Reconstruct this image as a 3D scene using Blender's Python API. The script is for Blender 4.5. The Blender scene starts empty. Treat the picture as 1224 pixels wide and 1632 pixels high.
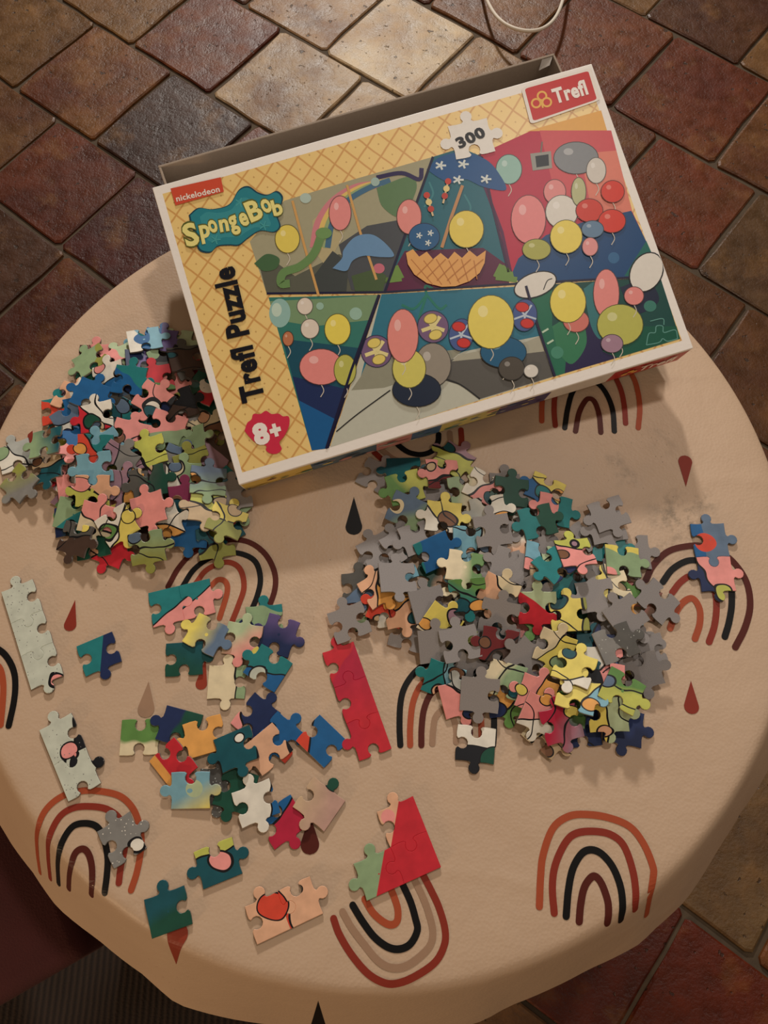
import bpy, math, random
import numpy as np
from mathutils import Vector, Matrix

random.seed(7)
# ------------------------------------------------------------------ camera, world, light, exposure
F_PX, CX, CY = 1226.0, 612.0, 816.0          # focal length in pixels of the 1224x1632 frame
TILT = math.radians(20.0)
TZ = 0.50                                    # table-top height
CAMZ = TZ + 0.62
SC = bpy.context.scene
COLL = SC.collection
cam_d = bpy.data.cameras.new('camera')
cam_d.sensor_fit = 'VERTICAL'; cam_d.sensor_height = 36.0; cam_d.lens = F_PX / 1632.0 * 36.0
cam_d.clip_start = 0.02; cam_d.clip_end = 60
cam = bpy.data.objects.new('camera', cam_d); COLL.objects.link(cam)
cam.location = (0, 0, CAMZ); cam.rotation_euler = (TILT, 0, 0)
SC.camera = cam

world = bpy.data.worlds.new('world'); SC.world = world; world.use_nodes = True
world.node_tree.nodes['Background'].inputs[0].default_value = (1.0, 0.75, 0.52, 1)
world.node_tree.nodes['Background'].inputs[1].default_value = 0.155

def lamp(name, loc, target, size, power, col):
    d = bpy.data.lights.new(name, 'AREA'); d.shape = 'DISK'; d.size = size; d.energy = power; d.color = col
    o = bpy.data.objects.new(name, d); COLL.objects.link(o); o.location = loc
    o.rotation_euler = (Vector(target) - Vector(loc)).to_track_quat('-Z', 'Y').to_euler()
    return o
WARM = (1.0, 0.91, 0.82)
lamp('wall_lamp', (-0.15, 3.7, 2.15), (0, 0.3, 0.4), 0.24, 92, (1.0, 0.94, 0.87))
lamp('ceiling_lamp', (0.5, 0.95, 2.4), (0, 0.3, 0.4), 0.14, 10.5, WARM)
lamp('ceiling_lamp', (-0.75, -0.85, 2.3), (0, 0.3, 0.4), 0.14, 1.6, (1.0, 0.84, 0.66))
lamp('ceiling_lamp', (1.5, 0.1, 2.1), (0, 0.3, 0.4), 0.14, 3.4, WARM)
lamp('hem_fill_light', (-1.9, -1.9, 0.95), (0, 0.0, 0.4), 0.3, 21, (1.0, 0.68, 0.40))  # added warm fill from low front left, brightens the hanging cloth hem

SC.view_settings.view_transform = 'Standard'
SC.view_settings.look = 'None'
SC.view_settings.gamma = 1.0
SC.view_settings.use_curve_mapping = False
SC.view_settings.exposure = 0.0

# ------------------------------------------------------------------ helpers
_c, _s = math.cos(TILT), math.sin(TILT)
def ray(p):
    x = (p[0] - CX) / F_PX; y = -(p[1] - CY) / F_PX
    return np.array([x, _s + y * _c, -_c + y * _s])
def at(p, z):
    """the point of height z that pixel p shows"""
    d = ray(p); t = (z - CAMZ) / d[2]
    return np.array([d[0] * t, d[1] * t, z])
CROPS = {  # magnified views of the photograph that coordinates were read from: offset, magnification
 'a1': (230, 70, 2.72), 'a2': (640, 70, 2.604), 'a3': (300, 430, 2.782), 'a4': (680, 400, 2.782), 'a5': (0, 500, 2.914),
 'a6': (530, 700, 4.08), 'a7': (800, 740, 2.985), 'a8': (540, 960, 3.825), 'b1': (780, 960, 3.825), 'b2': (0, 880, 3.886),
 'b3': (170, 900, 3.138), 'b4': (170, 1090, 3.138), 'b5': (130, 1270, 2.847), 'b6': (480, 1000, 5.1), 'b7': (500, 1240, 4.662),
 'b8': (800, 1240, 2.887), 'c6': (0, 1250, 3.06)}
def Z(k, pts):
    ox, oy, s = CROPS[k]
    return [(ox + x / s, oy + y / s) for x, y in pts]
def Z1(k, x, y): return Z(k, [(x, y)])[0]

def lin(c):
    c = [v / 255.0 for v in c]
    return tuple(v / 12.92 if v <= 0.04045 else ((v + 0.055) / 1.055) ** 2.4 for v in c)

def link(name, mesh, parent=None, mats=()):
    o = bpy.data.objects.new(name, mesh); COLL.objects.link(o)
    for m in mats:
        if m.name not in [q.name for q in mesh.materials if q]: mesh.materials.append(m)
    if parent is not None: o.parent = parent
    return o
def pyd(name, v, f, mats=(), mi=None, smooth=False):
    m = bpy.data.meshes.new(name); m.from_pydata([tuple(map(float, q)) for q in v], [], f)
    for q in mats: m.materials.append(q)
    if mi is not None: m.polygons.foreach_set('material_index', mi)
    if smooth: m.polygons.foreach_set('use_smooth', [True] * len(m.polygons))
    m.update(); return m
def tag(o, label=None, cat=None, group=None, kind=None):
    if label: o['label'] = label
    if cat: o['category'] = cat
    if group: o['group'] = group
    if kind: o['kind'] = kind
    return o
def empty(name, M):
    o = bpy.data.objects.new(name, None); COLL.objects.link(o); o.empty_display_size = 0.02
    o.matrix_world = M; return o
class MB:
    """collects faces with materials into one mesh"""
    def __init__(s): s.v = []; s.f = []; s.mi = []; s.mats = []
    def slot(s, m):
        if m not in s.mats: s.mats.append(m)
        return s.mats.index(m)
    def add(s, v, f, m):
        b = len(s.v); s.v += [tuple(map(float, q)) for q in v]; k = s.slot(m)
        for q in f: s.f.append(tuple(i + b for i in q)); s.mi.append(k)
    def box(s, lo, hi, m):
        (x0, y0, z0), (x1, y1, z1) = lo, hi
        v = [(x0, y0, z0), (x1, y0, z0), (x1, y1, z0), (x0, y1, z0), (x0, y0, z1), (x1, y0, z1), (x1, y1, z1), (x0, y1, z1)]
        s.add(v, [(3, 2, 1, 0), (4, 5, 6, 7), (0, 1, 5, 4), (1, 2, 6, 5), (2, 3, 7, 6), (3, 0, 4, 7)], m)
    def build(s, name, parent=None, smooth=False):
        return link(name, pyd(name, s.v, s.f, s.mats, s.mi, smooth), parent)

# ------------------------------------------------------------------ materials
def new_mat(name):
    m = bpy.data.materials.new(name); m.use_nodes = True
    return m, m.node_tree, m.node_tree.nodes['Principled BSDF']
def nd(nt, t, **kw):
    n = nt.nodes.new(t)
    for k, v in kw.items(): setattr(n, k, v)
    return n
def math_n(nt, op, a, b=None, c=None, clamp=False):
    n = nd(nt, 'ShaderNodeMath', operation=op, use_clamp=clamp)
    for i, q in enumerate((a, b, c)):
        if q is None: continue
        if isinstance(q, (int, float)): n.inputs[i].default_value = q
        else: nt.links.new(q, n.inputs[i])
    return n.outputs[0]
def mixc(nt, fac, a, b):
    n = nd(nt, 'ShaderNodeMix', data_type='RGBA')
    for i, q in ((0, fac), (6, a), (7, b)):
        if isinstance(q, (int, float)): n.inputs[i].default_value = q
        elif isinstance(q, tuple): n.inputs[i].default_value = (*q[:3], 1)
        else: nt.links.new(q, n.inputs[i])
    return n.outputs[2]
def noise(nt, scale, detail=3, coord='Object', rough=0.55):
    tc = nd(nt, 'ShaderNodeTexCoord'); n = nd(nt, 'ShaderNodeTexNoise')
    n.inputs['Scale'].default_value = scale; n.inputs['Detail'].default_value = detail; n.inputs['Roughness'].default_value = rough
    nt.links.new(tc.outputs[coord], n.inputs['Vector']); return n.outputs['Fac']
def bump(nt, bs, h, strength, dist):
    b = nd(nt, 'ShaderNodeBump'); b.inputs['Strength'].default_value = strength; b.inputs['Distance'].default_value = dist
    nt.links.new(h, b.inputs['Height']); nt.links.new(b.outputs[0], bs.inputs['Normal'])
def ramp(nt, fac, lo, hi):
    n = nd(nt, 'ShaderNodeMapRange'); nt.links.new(fac, n.inputs[0]); n.inputs[1].default_value = lo; n.inputs[2].default_value = hi
    return n.outputs[0]
_mats = {}
def flat(rgb, rough=0.5, grain=0.05, name='print'):
    key = (rgb, rough, grain)
    if key in _mats: return _mats[key]
    m, nt, bs = new_mat('%s_%d_%d_%d' % (name, *rgb))
    l = lin(rgb); n = noise(nt, 220, 2)
    nt.links.new(mixc(nt, n, tuple(v * (1 - grain) for v in l), tuple(min(1, v * (1 + grain)) for v in l)), bs.inputs['Base Color'])
    bs.inputs['Roughness'].default_value = rough; bs.inputs['Specular IOR Level'].default_value = 0.22
    _mats[key] = m; return m
def vector_attr(nt, name):
    a = nd(nt, 'ShaderNodeAttribute', attribute_type='OBJECT', attribute_name=name); return a

# puzzle print: colour fields per piece, read from the piece's own properties
def make_piece_mat():
    m, nt, bs = new_mat('puzzle_print')
    tc = nd(nt, 'ShaderNodeTexCoord')
    vm = nd(nt, 'ShaderNodeVectorMath', operation='SCALE'); vm.inputs['Scale'].default_value = 1 / 0.015
    nt.links.new(tc.outputs['Object'], vm.inputs[0])
    nz = nd(nt, 'ShaderNodeTexNoise'); nz.inputs['Scale'].default_value = 1.1; nz.inputs['Detail'].default_value = 0.0
    seed = vector_attr(nt, 'seed')
    of = nd(nt, 'ShaderNodeVectorMath', operation='ADD'); nt.links.new(vm.outputs[0], of.inputs[0]); nt.links.new(seed.outputs['Vector'], of.inputs[1])
    nt.links.new(of.outputs[0], nz.inputs['Vector'])
    wob = math_n(nt, 'MULTIPLY', math_n(nt, 'SUBTRACT', nz.outputs['Fac'], 0.5), 0.55)
    sep = nd(nt, 'ShaderNodeSeparateXYZ'); nt.links.new(vm.outputs[0], sep.inputs[0])
    pa = nd(nt, 'ShaderNodeSeparateXYZ'); nt.links.new(vector_attr(nt, 'pa').outputs['Vector'], pa.inputs[0])
    pb = nd(nt, 'ShaderNodeSeparateXYZ'); nt.links.new(vector_attr(nt, 'pb').outputs['Vector'], pb.inputs[0])
    pc = nd(nt, 'ShaderNodeSeparateXYZ'); nt.links.new(vector_attr(nt, 'pc').outputs['Vector'], pc.inputs[0])
    s = math_n(nt, 'ADD', math_n(nt, 'MULTIPLY', sep.outputs[0], pa.outputs[0]), math_n(nt, 'MULTIPLY', sep.outputs[1], pa.outputs[1]))
    s = math_n(nt, 'SUBTRACT', s, pa.outputs[2])
    s = math_n(nt, 'ADD', s, math_n(nt, 'MULTIPLY', wob, pb.outputs[2]))
    fb = math_n(nt, 'ADD', math_n(nt, 'DIVIDE', s, pb.outputs[0]), 0.5, clamp=True)
    lb = math_n(nt, 'LESS_THAN', math_n(nt, 'ABSOLUTE', s), pb.outputs[1])
    dx = math_n(nt, 'SUBTRACT', sep.outputs[0], pc.outputs[0]); dy = math_n(nt, 'SUBTRACT', sep.outputs[1], pc.outputs[1])
    d = math_n(nt, 'SQRT', math_n(nt, 'ADD', math_n(nt, 'MULTIPLY', dx, dx), math_n(nt, 'MULTIPLY', dy, dy)))
    d = math_n(nt, 'SUBTRACT', math_n(nt, 'ADD', d, math_n(nt, 'MULTIPLY', wob, pb.outputs[2])), pc.outputs[2])
    fc = math_n(nt, 'LESS_THAN', d, 0.0)
    lc = math_n(nt, 'MULTIPLY', math_n(nt, 'LESS_THAN', math_n(nt, 'ABSOLUTE', d), pb.outputs[1]), math_n(nt, 'GREATER_THAN', pc.outputs[2], 0.05))
    col = mixc(nt, fb, vector_attr(nt, 'ca').outputs['Color'], vector_attr(nt, 'cb').outputs['Color'])
    col = mixc(nt, lb, col, (0.006, 0.006, 0.008))
    col = mixc(nt, fc, col, vector_attr(nt, 'cc').outputs['Color'])
    col = mixc(nt, lc, col, (0.006, 0.006, 0.008))
    def ring(prop):
        q = nd(nt, 'ShaderNodeSeparateXYZ'); nt.links.new(vector_attr(nt, prop).outputs['Vector'], q.inputs[0])
        ex = math_n(nt, 'SUBTRACT', sep.outputs[0], q.outputs[0]); ey = math_n(nt, 'SUBTRACT', sep.outputs[1], q.outputs[1])
        e = math_n(nt, 'SQRT', math_n(nt, 'ADD', math_n(nt, 'MULTIPLY', ex, ex), math_n(nt, 'MULTIPLY', math_n(nt, 'MULTIPLY', ey, ey), 1.6)))
        e = math_n(nt, 'SUBTRACT', math_n(nt, 'ADD', e, wob), q.outputs[2])
        return e, math_n(nt, 'MULTIPLY', math_n(nt, 'LESS_THAN', math_n(nt, 'ABSOLUTE', e), 0.038), math_n(nt, 'GREATER_THAN', q.outputs[2], 0.05))
    e, le = ring('pd')
    col = mixc(nt, math_n(nt, 'LESS_THAN', e, 0.0), col, vector_attr(nt, 'cd').outputs['Color']); col = mixc(nt, le, col, (0.006, 0.006, 0.008))
    e, le = ring('pe'); col = mixc(nt, le, col, (0.006, 0.006, 0.008))
    # faint print tone variation
    n2 = nd(nt, 'ShaderNodeTexNoise'); n2.inputs['Scale'].default_value = 1.6; n2.inputs['Detail'].default_value = 3
    nt.links.new(of.outputs[0], n2.inputs['Vector'])
    hs = nd(nt, 'ShaderNodeHueSaturation'); nt.links.new(col, hs.inputs['Color'])
    nt.links.new(math_n(nt, 'ADD', math_n(nt, 'MULTIPLY', n2.outputs['Fac'], 0.5), 0.75), hs.inputs['Value'])
    # light speckle where the piece asks for it
    sp = nd(nt, 'ShaderNodeTexVoronoi'); sp.inputs['Scale'].default_value = 5.0; nt.links.new(of.outputs[0], sp.inputs['Vector'])
    spk = math_n(nt, 'MULTIPLY', math_n(nt, 'LESS_THAN', sp.outputs['Distance'], 0.16), seed.outputs['Alpha'])
    spk = math_n(nt, 'MULTIPLY', math_n(nt, 'LESS_THAN', sp.outputs['Distance'], 0.15), vector_attr(nt, 'speck').outputs['Fac'])
    col = mixc(nt, spk, hs.outputs[0], vector_attr(nt, 'cs').outputs['Color'])
    nt.links.new(col, bs.inputs['Base Color'])
    bs.inputs['Roughness'].default_value = 0.42; bs.inputs['Specular IOR Level'].default_value = 0.3
    return m
M_PIECE = make_piece_mat()
def board(name, rgb, scale=900, rough=0.85, amt=0.12):
    m, nt, bs = new_mat(name); l = lin(rgb); n = noise(nt, scale, 3)
    nt.links.new(mixc(nt, n, tuple(v * (1 - amt) for v in l), tuple(v * (1 + amt) for v in l)), bs.inputs['Base Color'])
    bs.inputs['Roughness'].default_value = rough; bump(nt, bs, n, 0.25, 0.0003); return m
M_BACK = board('grey_cardboard_back', (142, 136, 134))
M_EDGE = board('cardboard_edge', (120, 112, 104))
M_WHITE_CARD = board('white_coated_card', (238, 232, 226), 300, 0.5, 0.03)
M_GREY_CARD = board('greyboard_inside', (150, 134, 118), 500)

# ------------------------------------------------------------------ floor
def tile_mat():
    m, nt, bs = new_mat('terracotta_tile')
    base = vector_attr(nt, 'ca').outputs['Color']; alt = vector_attr(nt, 'cb').outputs['Color']
    tc = nd(nt, 'ShaderNodeTexCoord'); geo = nd(nt, 'ShaderNodeNewGeometry')
    def nz(scale, det, ro=0.6):
        n = nd(nt, 'ShaderNodeTexNoise'); n.inputs['Scale'].default_value = scale; n.inputs['Detail'].default_value = det
        n.inputs['Roughness'].default_value = ro; nt.links.new(geo.outputs['Position'], n.inputs['Vector']); return n.outputs['Fac']
    big = ramp(nt, nz(6.5, 4, 0.6), 0.36, 0.62); mid = nz(30, 6, 0.62); fine = nz(240, 4, 0.6)
    col = mixc(nt, big, base, alt)
    dust = ramp(nt, nz(11, 5, 0.6), 0.55, 0.72)
    col = mixc(nt, math_n(nt, 'MULTIPLY', dust, 0.4), col, lin((132, 98, 64)))
    burn = ramp(nt, nz(8.3, 5, 0.65), 0.56, 0.70)          # darker firing marks
    col = mixc(nt, math_n(nt, 'MULTIPLY', burn, 0.55), col, lin((56, 28, 18)))
    hs = nd(nt, 'ShaderNodeHueSaturation'); nt.links.new(col, hs.inputs['Color']); hs.inputs['Saturation'].default_value = 1.12
    nt.links.new(math_n(nt, 'ADD', math_n(nt, 'MULTIPLY', mid, 1.5), 0.25), hs.inputs['Value'])
    pit = ramp(nt, nz(70, 3, 0.5), 0.66, 0.70)
    col = mixc(nt, math_n(nt, 'MULTIPLY', pit, 0.8), hs.outputs[0], (0.03, 0.016, 0.010))
    nt.links.new(col, bs.inputs['Base Color'])
    rg = nd(nt, 'ShaderNodeMapRange'); nt.links.new(mid, rg.inputs[0]); rg.inputs[1].default_value = 0.3; rg.inputs[2].default_value = 0.7
    rg.inputs[3].default_value = 0.34; rg.inputs[4].default_value = 0.62
    nt.links.new(rg.outputs[0], bs.inputs['Roughness'])
    h = math_n(nt, 'SUBTRACT', math_n(nt, 'ADD', math_n(nt, 'MULTIPLY', mid, 1.0), math_n(nt, 'MULTIPLY', fine, 0.14)), math_n(nt, 'MULTIPLY', pit, 0.35))
    bump(nt, bs, h, 0.6, 0.005); bs.inputs['Coat Weight'].default_value = 0.07; bs.inputs['Coat Roughness'].default_value = 0.30; bs.inputs['Specular IOR Level'].default_value = 0.35
    nt.links.new(bs.inputs['Normal'].links[0].from_socket, bs.inputs['Coat Normal'])
    return m
M_TILE = tile_mat()
M_GROUT = board('grout', (76, 62, 46), 60, 0.9, 0.4)
UA = math.radians(141.83); UX = np.array([math.cos(UA), math.sin(UA)]); NX = np.array([-UX[1], UX[0]])
fl = MB(); fl.box((-2.6, -2.2, -0.06), (2.6, 3.4, -0.005), M_GROUT)
floor = tag(fl.build('floor'), kind='structure')
def tile_mesh(seed, w, h):
    r = random.Random(seed); n = 5; pts = []
    cor = [(-1, -1), (1, -1), (1, 1), (-1, 1)]
    for k in range(4):
        a, b = cor[k], cor[(k + 1) % 4]
        for i in range(n):
            t = 0.028 + (i / (n - 1)) * 0.944
            x = a[0] + (b[0] - a[0]) * t; y = a[1] + (b[1] - a[1]) * t
            pts.append((x * w / 2 + r.uniform(-1, 1) * 0.0021, y * h / 2 + r.uniform(-1, 1) * 0.0021))
    N = len(pts); v = []; f = []
    for sc, z in ((0.965, 0.0), (0.99, -0.002), (1.0, -0.016)): v += [(x * sc, y * sc, z + (r.uniform(-1, 1) * 0.0004 if z > -0.01 else 0)) for x, y in pts]
    f.append(tuple(range(N)))
    for k in range(2):
        for i in range(N):
            j = (i + 1) % N; f.append((k * N + i, (k + 1) * N + i, (k + 1) * N + j, k * N + j))
    return pyd('floor_tile', v, f, [M_TILE])
TILE_COL = [  # photograph position -> main colour, second colour of the tile there, as lit, glare and shade included
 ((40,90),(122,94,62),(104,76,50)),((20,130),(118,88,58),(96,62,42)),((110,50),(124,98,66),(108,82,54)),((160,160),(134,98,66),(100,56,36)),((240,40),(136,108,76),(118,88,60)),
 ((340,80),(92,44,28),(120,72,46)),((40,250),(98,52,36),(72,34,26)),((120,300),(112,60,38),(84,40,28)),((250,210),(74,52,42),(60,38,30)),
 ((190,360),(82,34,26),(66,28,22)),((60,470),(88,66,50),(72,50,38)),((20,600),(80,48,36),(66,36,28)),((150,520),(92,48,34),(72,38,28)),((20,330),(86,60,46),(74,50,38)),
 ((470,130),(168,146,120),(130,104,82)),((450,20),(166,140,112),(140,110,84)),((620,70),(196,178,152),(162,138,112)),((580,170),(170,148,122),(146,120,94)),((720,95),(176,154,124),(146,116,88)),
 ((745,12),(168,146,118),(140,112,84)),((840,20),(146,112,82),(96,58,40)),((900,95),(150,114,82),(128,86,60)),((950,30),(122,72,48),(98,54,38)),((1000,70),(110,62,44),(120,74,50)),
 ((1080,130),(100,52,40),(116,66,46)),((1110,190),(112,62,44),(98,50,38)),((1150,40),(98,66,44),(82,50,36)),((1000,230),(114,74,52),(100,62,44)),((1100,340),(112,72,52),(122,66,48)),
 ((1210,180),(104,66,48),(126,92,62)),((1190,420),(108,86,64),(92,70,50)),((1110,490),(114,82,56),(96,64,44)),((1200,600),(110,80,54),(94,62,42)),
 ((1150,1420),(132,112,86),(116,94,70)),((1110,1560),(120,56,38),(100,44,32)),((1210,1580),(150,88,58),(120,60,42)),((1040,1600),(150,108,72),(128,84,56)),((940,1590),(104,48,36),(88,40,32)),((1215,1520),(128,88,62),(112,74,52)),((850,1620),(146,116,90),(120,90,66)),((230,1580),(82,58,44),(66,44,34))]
TILE_PTS = np.array([at(t[0], 0)[:2] for t in TILE_COL])
NL = [-2.40, -2.18, -1.955, -1.72, -1.486, -1.239, -1.008, -0.787, -0.565, -0.357, -0.13, 0.085, 0.30, 0.515, 0.73]
UO = {4: 0.42, 5: 0.311, 6: 0.837, 7: 1.142, 8: 1.018, 9: -0.495, 10: -0.403}
US = {4: 0.222, 5: 0.2115, 6: 0.2115, 7: 0.213, 8: 0.212}
_tm = {}
for r in range(len(NL) - 1):
    n0, n1 = NL[r], NL[r + 1]; us = US.get(r, 0.2125); uo = UO.get(r, random.uniform(0, .2))
    k0 = math.floor((-1.05 - uo) / us); k1 = math.ceil((1.75 - uo) / us)
    for k in range(k0, k1):
        uc = uo + (k + 0.5) * us; nc = (n0 + n1) / 2; p = UX * uc + NX * nc
        if abs(p[0]) > 1.5 or p[1] < -0.75 or p[1] > 2.1: continue
        key = (r, random.randrange(3))
        if key not in _tm: _tm[key] = tile_mesh(r * 7 + key[1], us - 0.0055, (n1 - n0) - 0.0055)
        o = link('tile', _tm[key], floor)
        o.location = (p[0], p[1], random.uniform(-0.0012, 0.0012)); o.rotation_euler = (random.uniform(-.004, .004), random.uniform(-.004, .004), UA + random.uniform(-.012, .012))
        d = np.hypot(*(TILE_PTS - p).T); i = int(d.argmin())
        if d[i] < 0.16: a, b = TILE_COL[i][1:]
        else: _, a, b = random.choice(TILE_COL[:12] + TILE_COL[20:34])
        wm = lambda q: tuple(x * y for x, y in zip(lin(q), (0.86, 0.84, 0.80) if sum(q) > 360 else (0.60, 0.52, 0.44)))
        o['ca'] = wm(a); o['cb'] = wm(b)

# ------------------------------------------------------------------ round table and cloth
TC = np.array([-0.006, 0.218]); TR = 0.351
M_WOOD = board('dark_table_wood', (96, 62, 40), 30, 0.5, 0.3)
tab = empty('round_table', Matrix.Translation((TC[0], TC[1], 0)))
tag(tab, 'small round table hidden under the rainbow-printed cloth', 'table')
def disc(r, z0, z1, m, n=96):
    b = MB(); v = [(r * math.cos(i * 2 * math.pi / n), r * math.sin(i * 2 * math.pi / n), z) for z in (z0, z1) for i in range(n)]
    b.add(v, [tuple(range(n - 1, -1, -1)), tuple(range(n, 2 * n))] + [(i, (i + 1) % n, n + (i + 1) % n, n + i) for i in range(n)], m); return b
disc(TR - 0.022, TZ - 0.030, TZ - 0.005, M_WOOD).build('table_top', tab)
for k in range(4):
    a = math.pi / 4 + k * math.pi / 2 + 0.2; b = disc(0.02, 0, TZ - 0.030, M_WOOD, 20)
    o = b.build('leg', tab); o.location = (0.24 * math.cos(a), 0.24 * math.sin(a), 0)

DROP = 0.115
HEM_PX = [(-60, 1230), (0, 1314), (20, 1348), (52, 1390), (91, 1446), (157, 1498), (229, 1554), (281, 1600), (359, 1622), (440, 1634), (560, 1650), (700, 1646), (770, 1627),
          (810, 1604), (869, 1580), (938, 1545), (1022, 1503), (1042, 1482), (1091, 1437), (1146, 1351), (1181, 1295), (1216, 1243), (1250, 1170)]
_hp = []
for p in HEM_PX:
    q = at(p, TZ - DROP)[:2] - TC; _hp.append((math.atan2(q[1], q[0]), math.hypot(*q)))
_ang = np.array([a if a < 0.3 else a - 2 * math.pi for a, _ in _hp]); _rad = np.array([r for _, r in _hp]); _o = np.argsort(_ang); _ang = _ang[_o]; _rad = _rad[_o]
# far side: the cloth hangs steeper there
_far = [_ang[-1] + 0.25, 0.6, 1.0, 1.6, 2.2, 2.7, _ang[0] + 2 * math.pi - 0.25]
_ang = np.concatenate([_ang, _far]); _rad = np.concatenate([_rad, [0.392, 0.388, 0.386, 0.388, 0.386, 0.388, 0.392]])
def hem_r(phi):
    phi = (phi - _ang[0]) % (2 * math.pi) + _ang[0]
    return float(np.interp(phi, np.append(_ang, _ang[0] + 2 * math.pi), np.append(_rad, _rad[0])))
def cloth_z(x, y):
    dx, dy = x - TC[0], y - TC[1]; r = math.hypot(dx, dy); rh = max(hem_r(math.atan2(dy, dx)), TR + 0.02)
    m = DROP / (rh - TR); d = r - TR
    return TZ - m * 0.5 * (d + math.sqrt(d * d + 0.0038 ** 2)) + m * 0.5 * 0.00002 / max(TR - r, 0.02) * 0
def on_cloth(p):
    """point of the cloth seen at pixel p"""
    a = at(p, TZ)
    if math.hypot(a[0] - TC[0], a[1] - TC[1]) < TR - 0.03: return a[:2]
    lo, hi = TZ - 0.3, TZ + 0.01
    for _ in range(36):
        mid = (lo + hi) / 2; q = at(p, mid)
        if mid > cloth_z(q[0], q[1]): hi = mid
        else: lo = mid
    return at(p, (lo + hi) / 2)[:2]

def cloth_mat():
    m, nt, bs = new_mat('oilcloth')
    geo = nd(nt, 'ShaderNodeNewGeometry')
    def nz(scale, det, ro=0.6):
        n = nd(nt, 'ShaderNodeTexNoise'); n.inputs['Scale'].default_value = scale; n.inputs['Detail'].default_value = det; n.inputs['Roughness'].default_value = ro
        nt.links.new(geo.outputs['Position'], n.inputs['Vector']); return n.outputs['Fac']
    base = mixc(nt, nz(8, 5), lin((188, 159, 133)), lin((202, 174, 146)))
    fac = None
    # grey-green smudges on the cloth, right of the second heap
    for px, rad, amt in (((1085, 830), 0.035, 0.5), ((1062, 880), 0.02, 0.35), ((955, 815), 0.02, 0.4), ((1000, 760), 0.016, 0.3), ((1120, 800), 0.016, 0.4), ((95, 1340), 0.006, 0.4), ((1060, 700), 0.02, 0.18), ((980, 735), 0.012, 0.3)):
        c = at(px, TZ); d = nd(nt, 'ShaderNodeVectorMath', operation='DISTANCE'); nt.links.new(geo.outputs['Position'], d.inputs[0]); d.inputs[1].default_value = tuple(c)
        k = math_n(nt, 'MULTIPLY', math_n(nt, 'SUBTRACT', 1.0, math_n(nt, 'DIVIDE', d.outputs['Value'], rad), clamp=True), amt * 2)
        fac = k if fac is None else math_n(nt, 'MAXIMUM', fac, k)
    st = math_n(nt, 'MULTIPLY', fac, ramp(nt, nz(60, 6, 0.7), 0.45, 0.62), clamp=True)
    col = mixc(nt, st, base, lin((112, 98, 80)))
    sp = nd(nt, 'ShaderNodeTexVoronoi'); sp.inputs['Scale'].default_value = 170; nt.links.new(geo.outputs['Position'], sp.inputs['Vector'])
    spk = math_n(nt, 'MULTIPLY', math_n(nt, 'LESS_THAN', sp.outputs['Distance'], 0.11), ramp(nt, nz(9, 3), 0.56, 0.66))
    col = mixc(nt, math_n(nt, 'MULTIPLY', spk, 0.45), col, lin((110, 88, 70)))
    nt.links.new(col, bs.inputs['Base Color'])
    bs.inputs['Roughness'].default_value = 0.5
    # dimpled weave plus soft creases
    wv = nd(nt, 'ShaderNodeTexVoronoi'); wv.inputs['Scale'].default_value = 420; nt.links.new(geo.outputs['Position'], wv.inputs['Vector'])
    cr = nd(nt, 'ShaderNodeTexWave'); cr.inputs['Scale'].default_value = 2.1; cr.inputs['Distortion'].default_value = 5; cr.inputs['Detail'].default_value = 2
    cr.inputs['Detail Scale'].default_value = 1.2; cr.bands_direction = 'Y'; nt.links.new(geo.outputs['Position'], cr.inputs['Vector'])
    crease = math_n(nt, 'POWER', cr.outputs['Fac'], 40.0)
    h = math_n(nt, 'ADD', math_n(nt, 'MULTIPLY', wv.outputs['Distance'], 0.12), math_n(nt, 'ADD', math_n(nt, 'MULTIPLY', nz(14, 3), 1.6), math_n(nt, 'MULTIPLY', crease, 0.25)))
    bump(nt, bs, h, 0.55, 0.0022)
    return m
M_CLOTH = cloth_mat()
NA = 240; rings = [0.0, 0.08, 0.16, 0.24, 0.30, 0.325, 0.338] + list(np.linspace(0.343, 0.362, 9))
v = []; f = []
for r in rings[1:]:
    for i in range(NA):
        a = 2 * math.pi * i / NA; x = TC[0] + r * math.cos(a); y = TC[1] + r * math.sin(a); v.append((x, y, cloth_z(x, y)))
NH = 8
for k in range(1, NH + 1):
    for i in range(NA):
        a = 2 * math.pi * i / NA; rh = max(hem_r(a), TR + 0.02); r = 0.362 + (rh - 0.362) * k / NH
        x = TC[0] + r * math.cos(a); y = TC[1] + r * math.sin(a); v.append((x, y, cloth_z(x, y)))
ci = len(v); v.append((TC[0], TC[1], cloth_z(*TC)))
for i in range(NA): f.append((ci, i, (i + 1) % NA))
for k in range(len(rings) - 2 + NH):
    for i in range(NA):
        j = (i + 1) % NA; f.append((k * NA + i, (k + 1) * NA + i, (k + 1) * NA + j, k * NA + j))
cloth = link('tablecloth', pyd('tablecloth', v, f, [M_CLOTH], smooth=True))
tag(cloth, 'beige oilcloth printed with rainbows and drops covering the round table', 'tablecloth')

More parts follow.
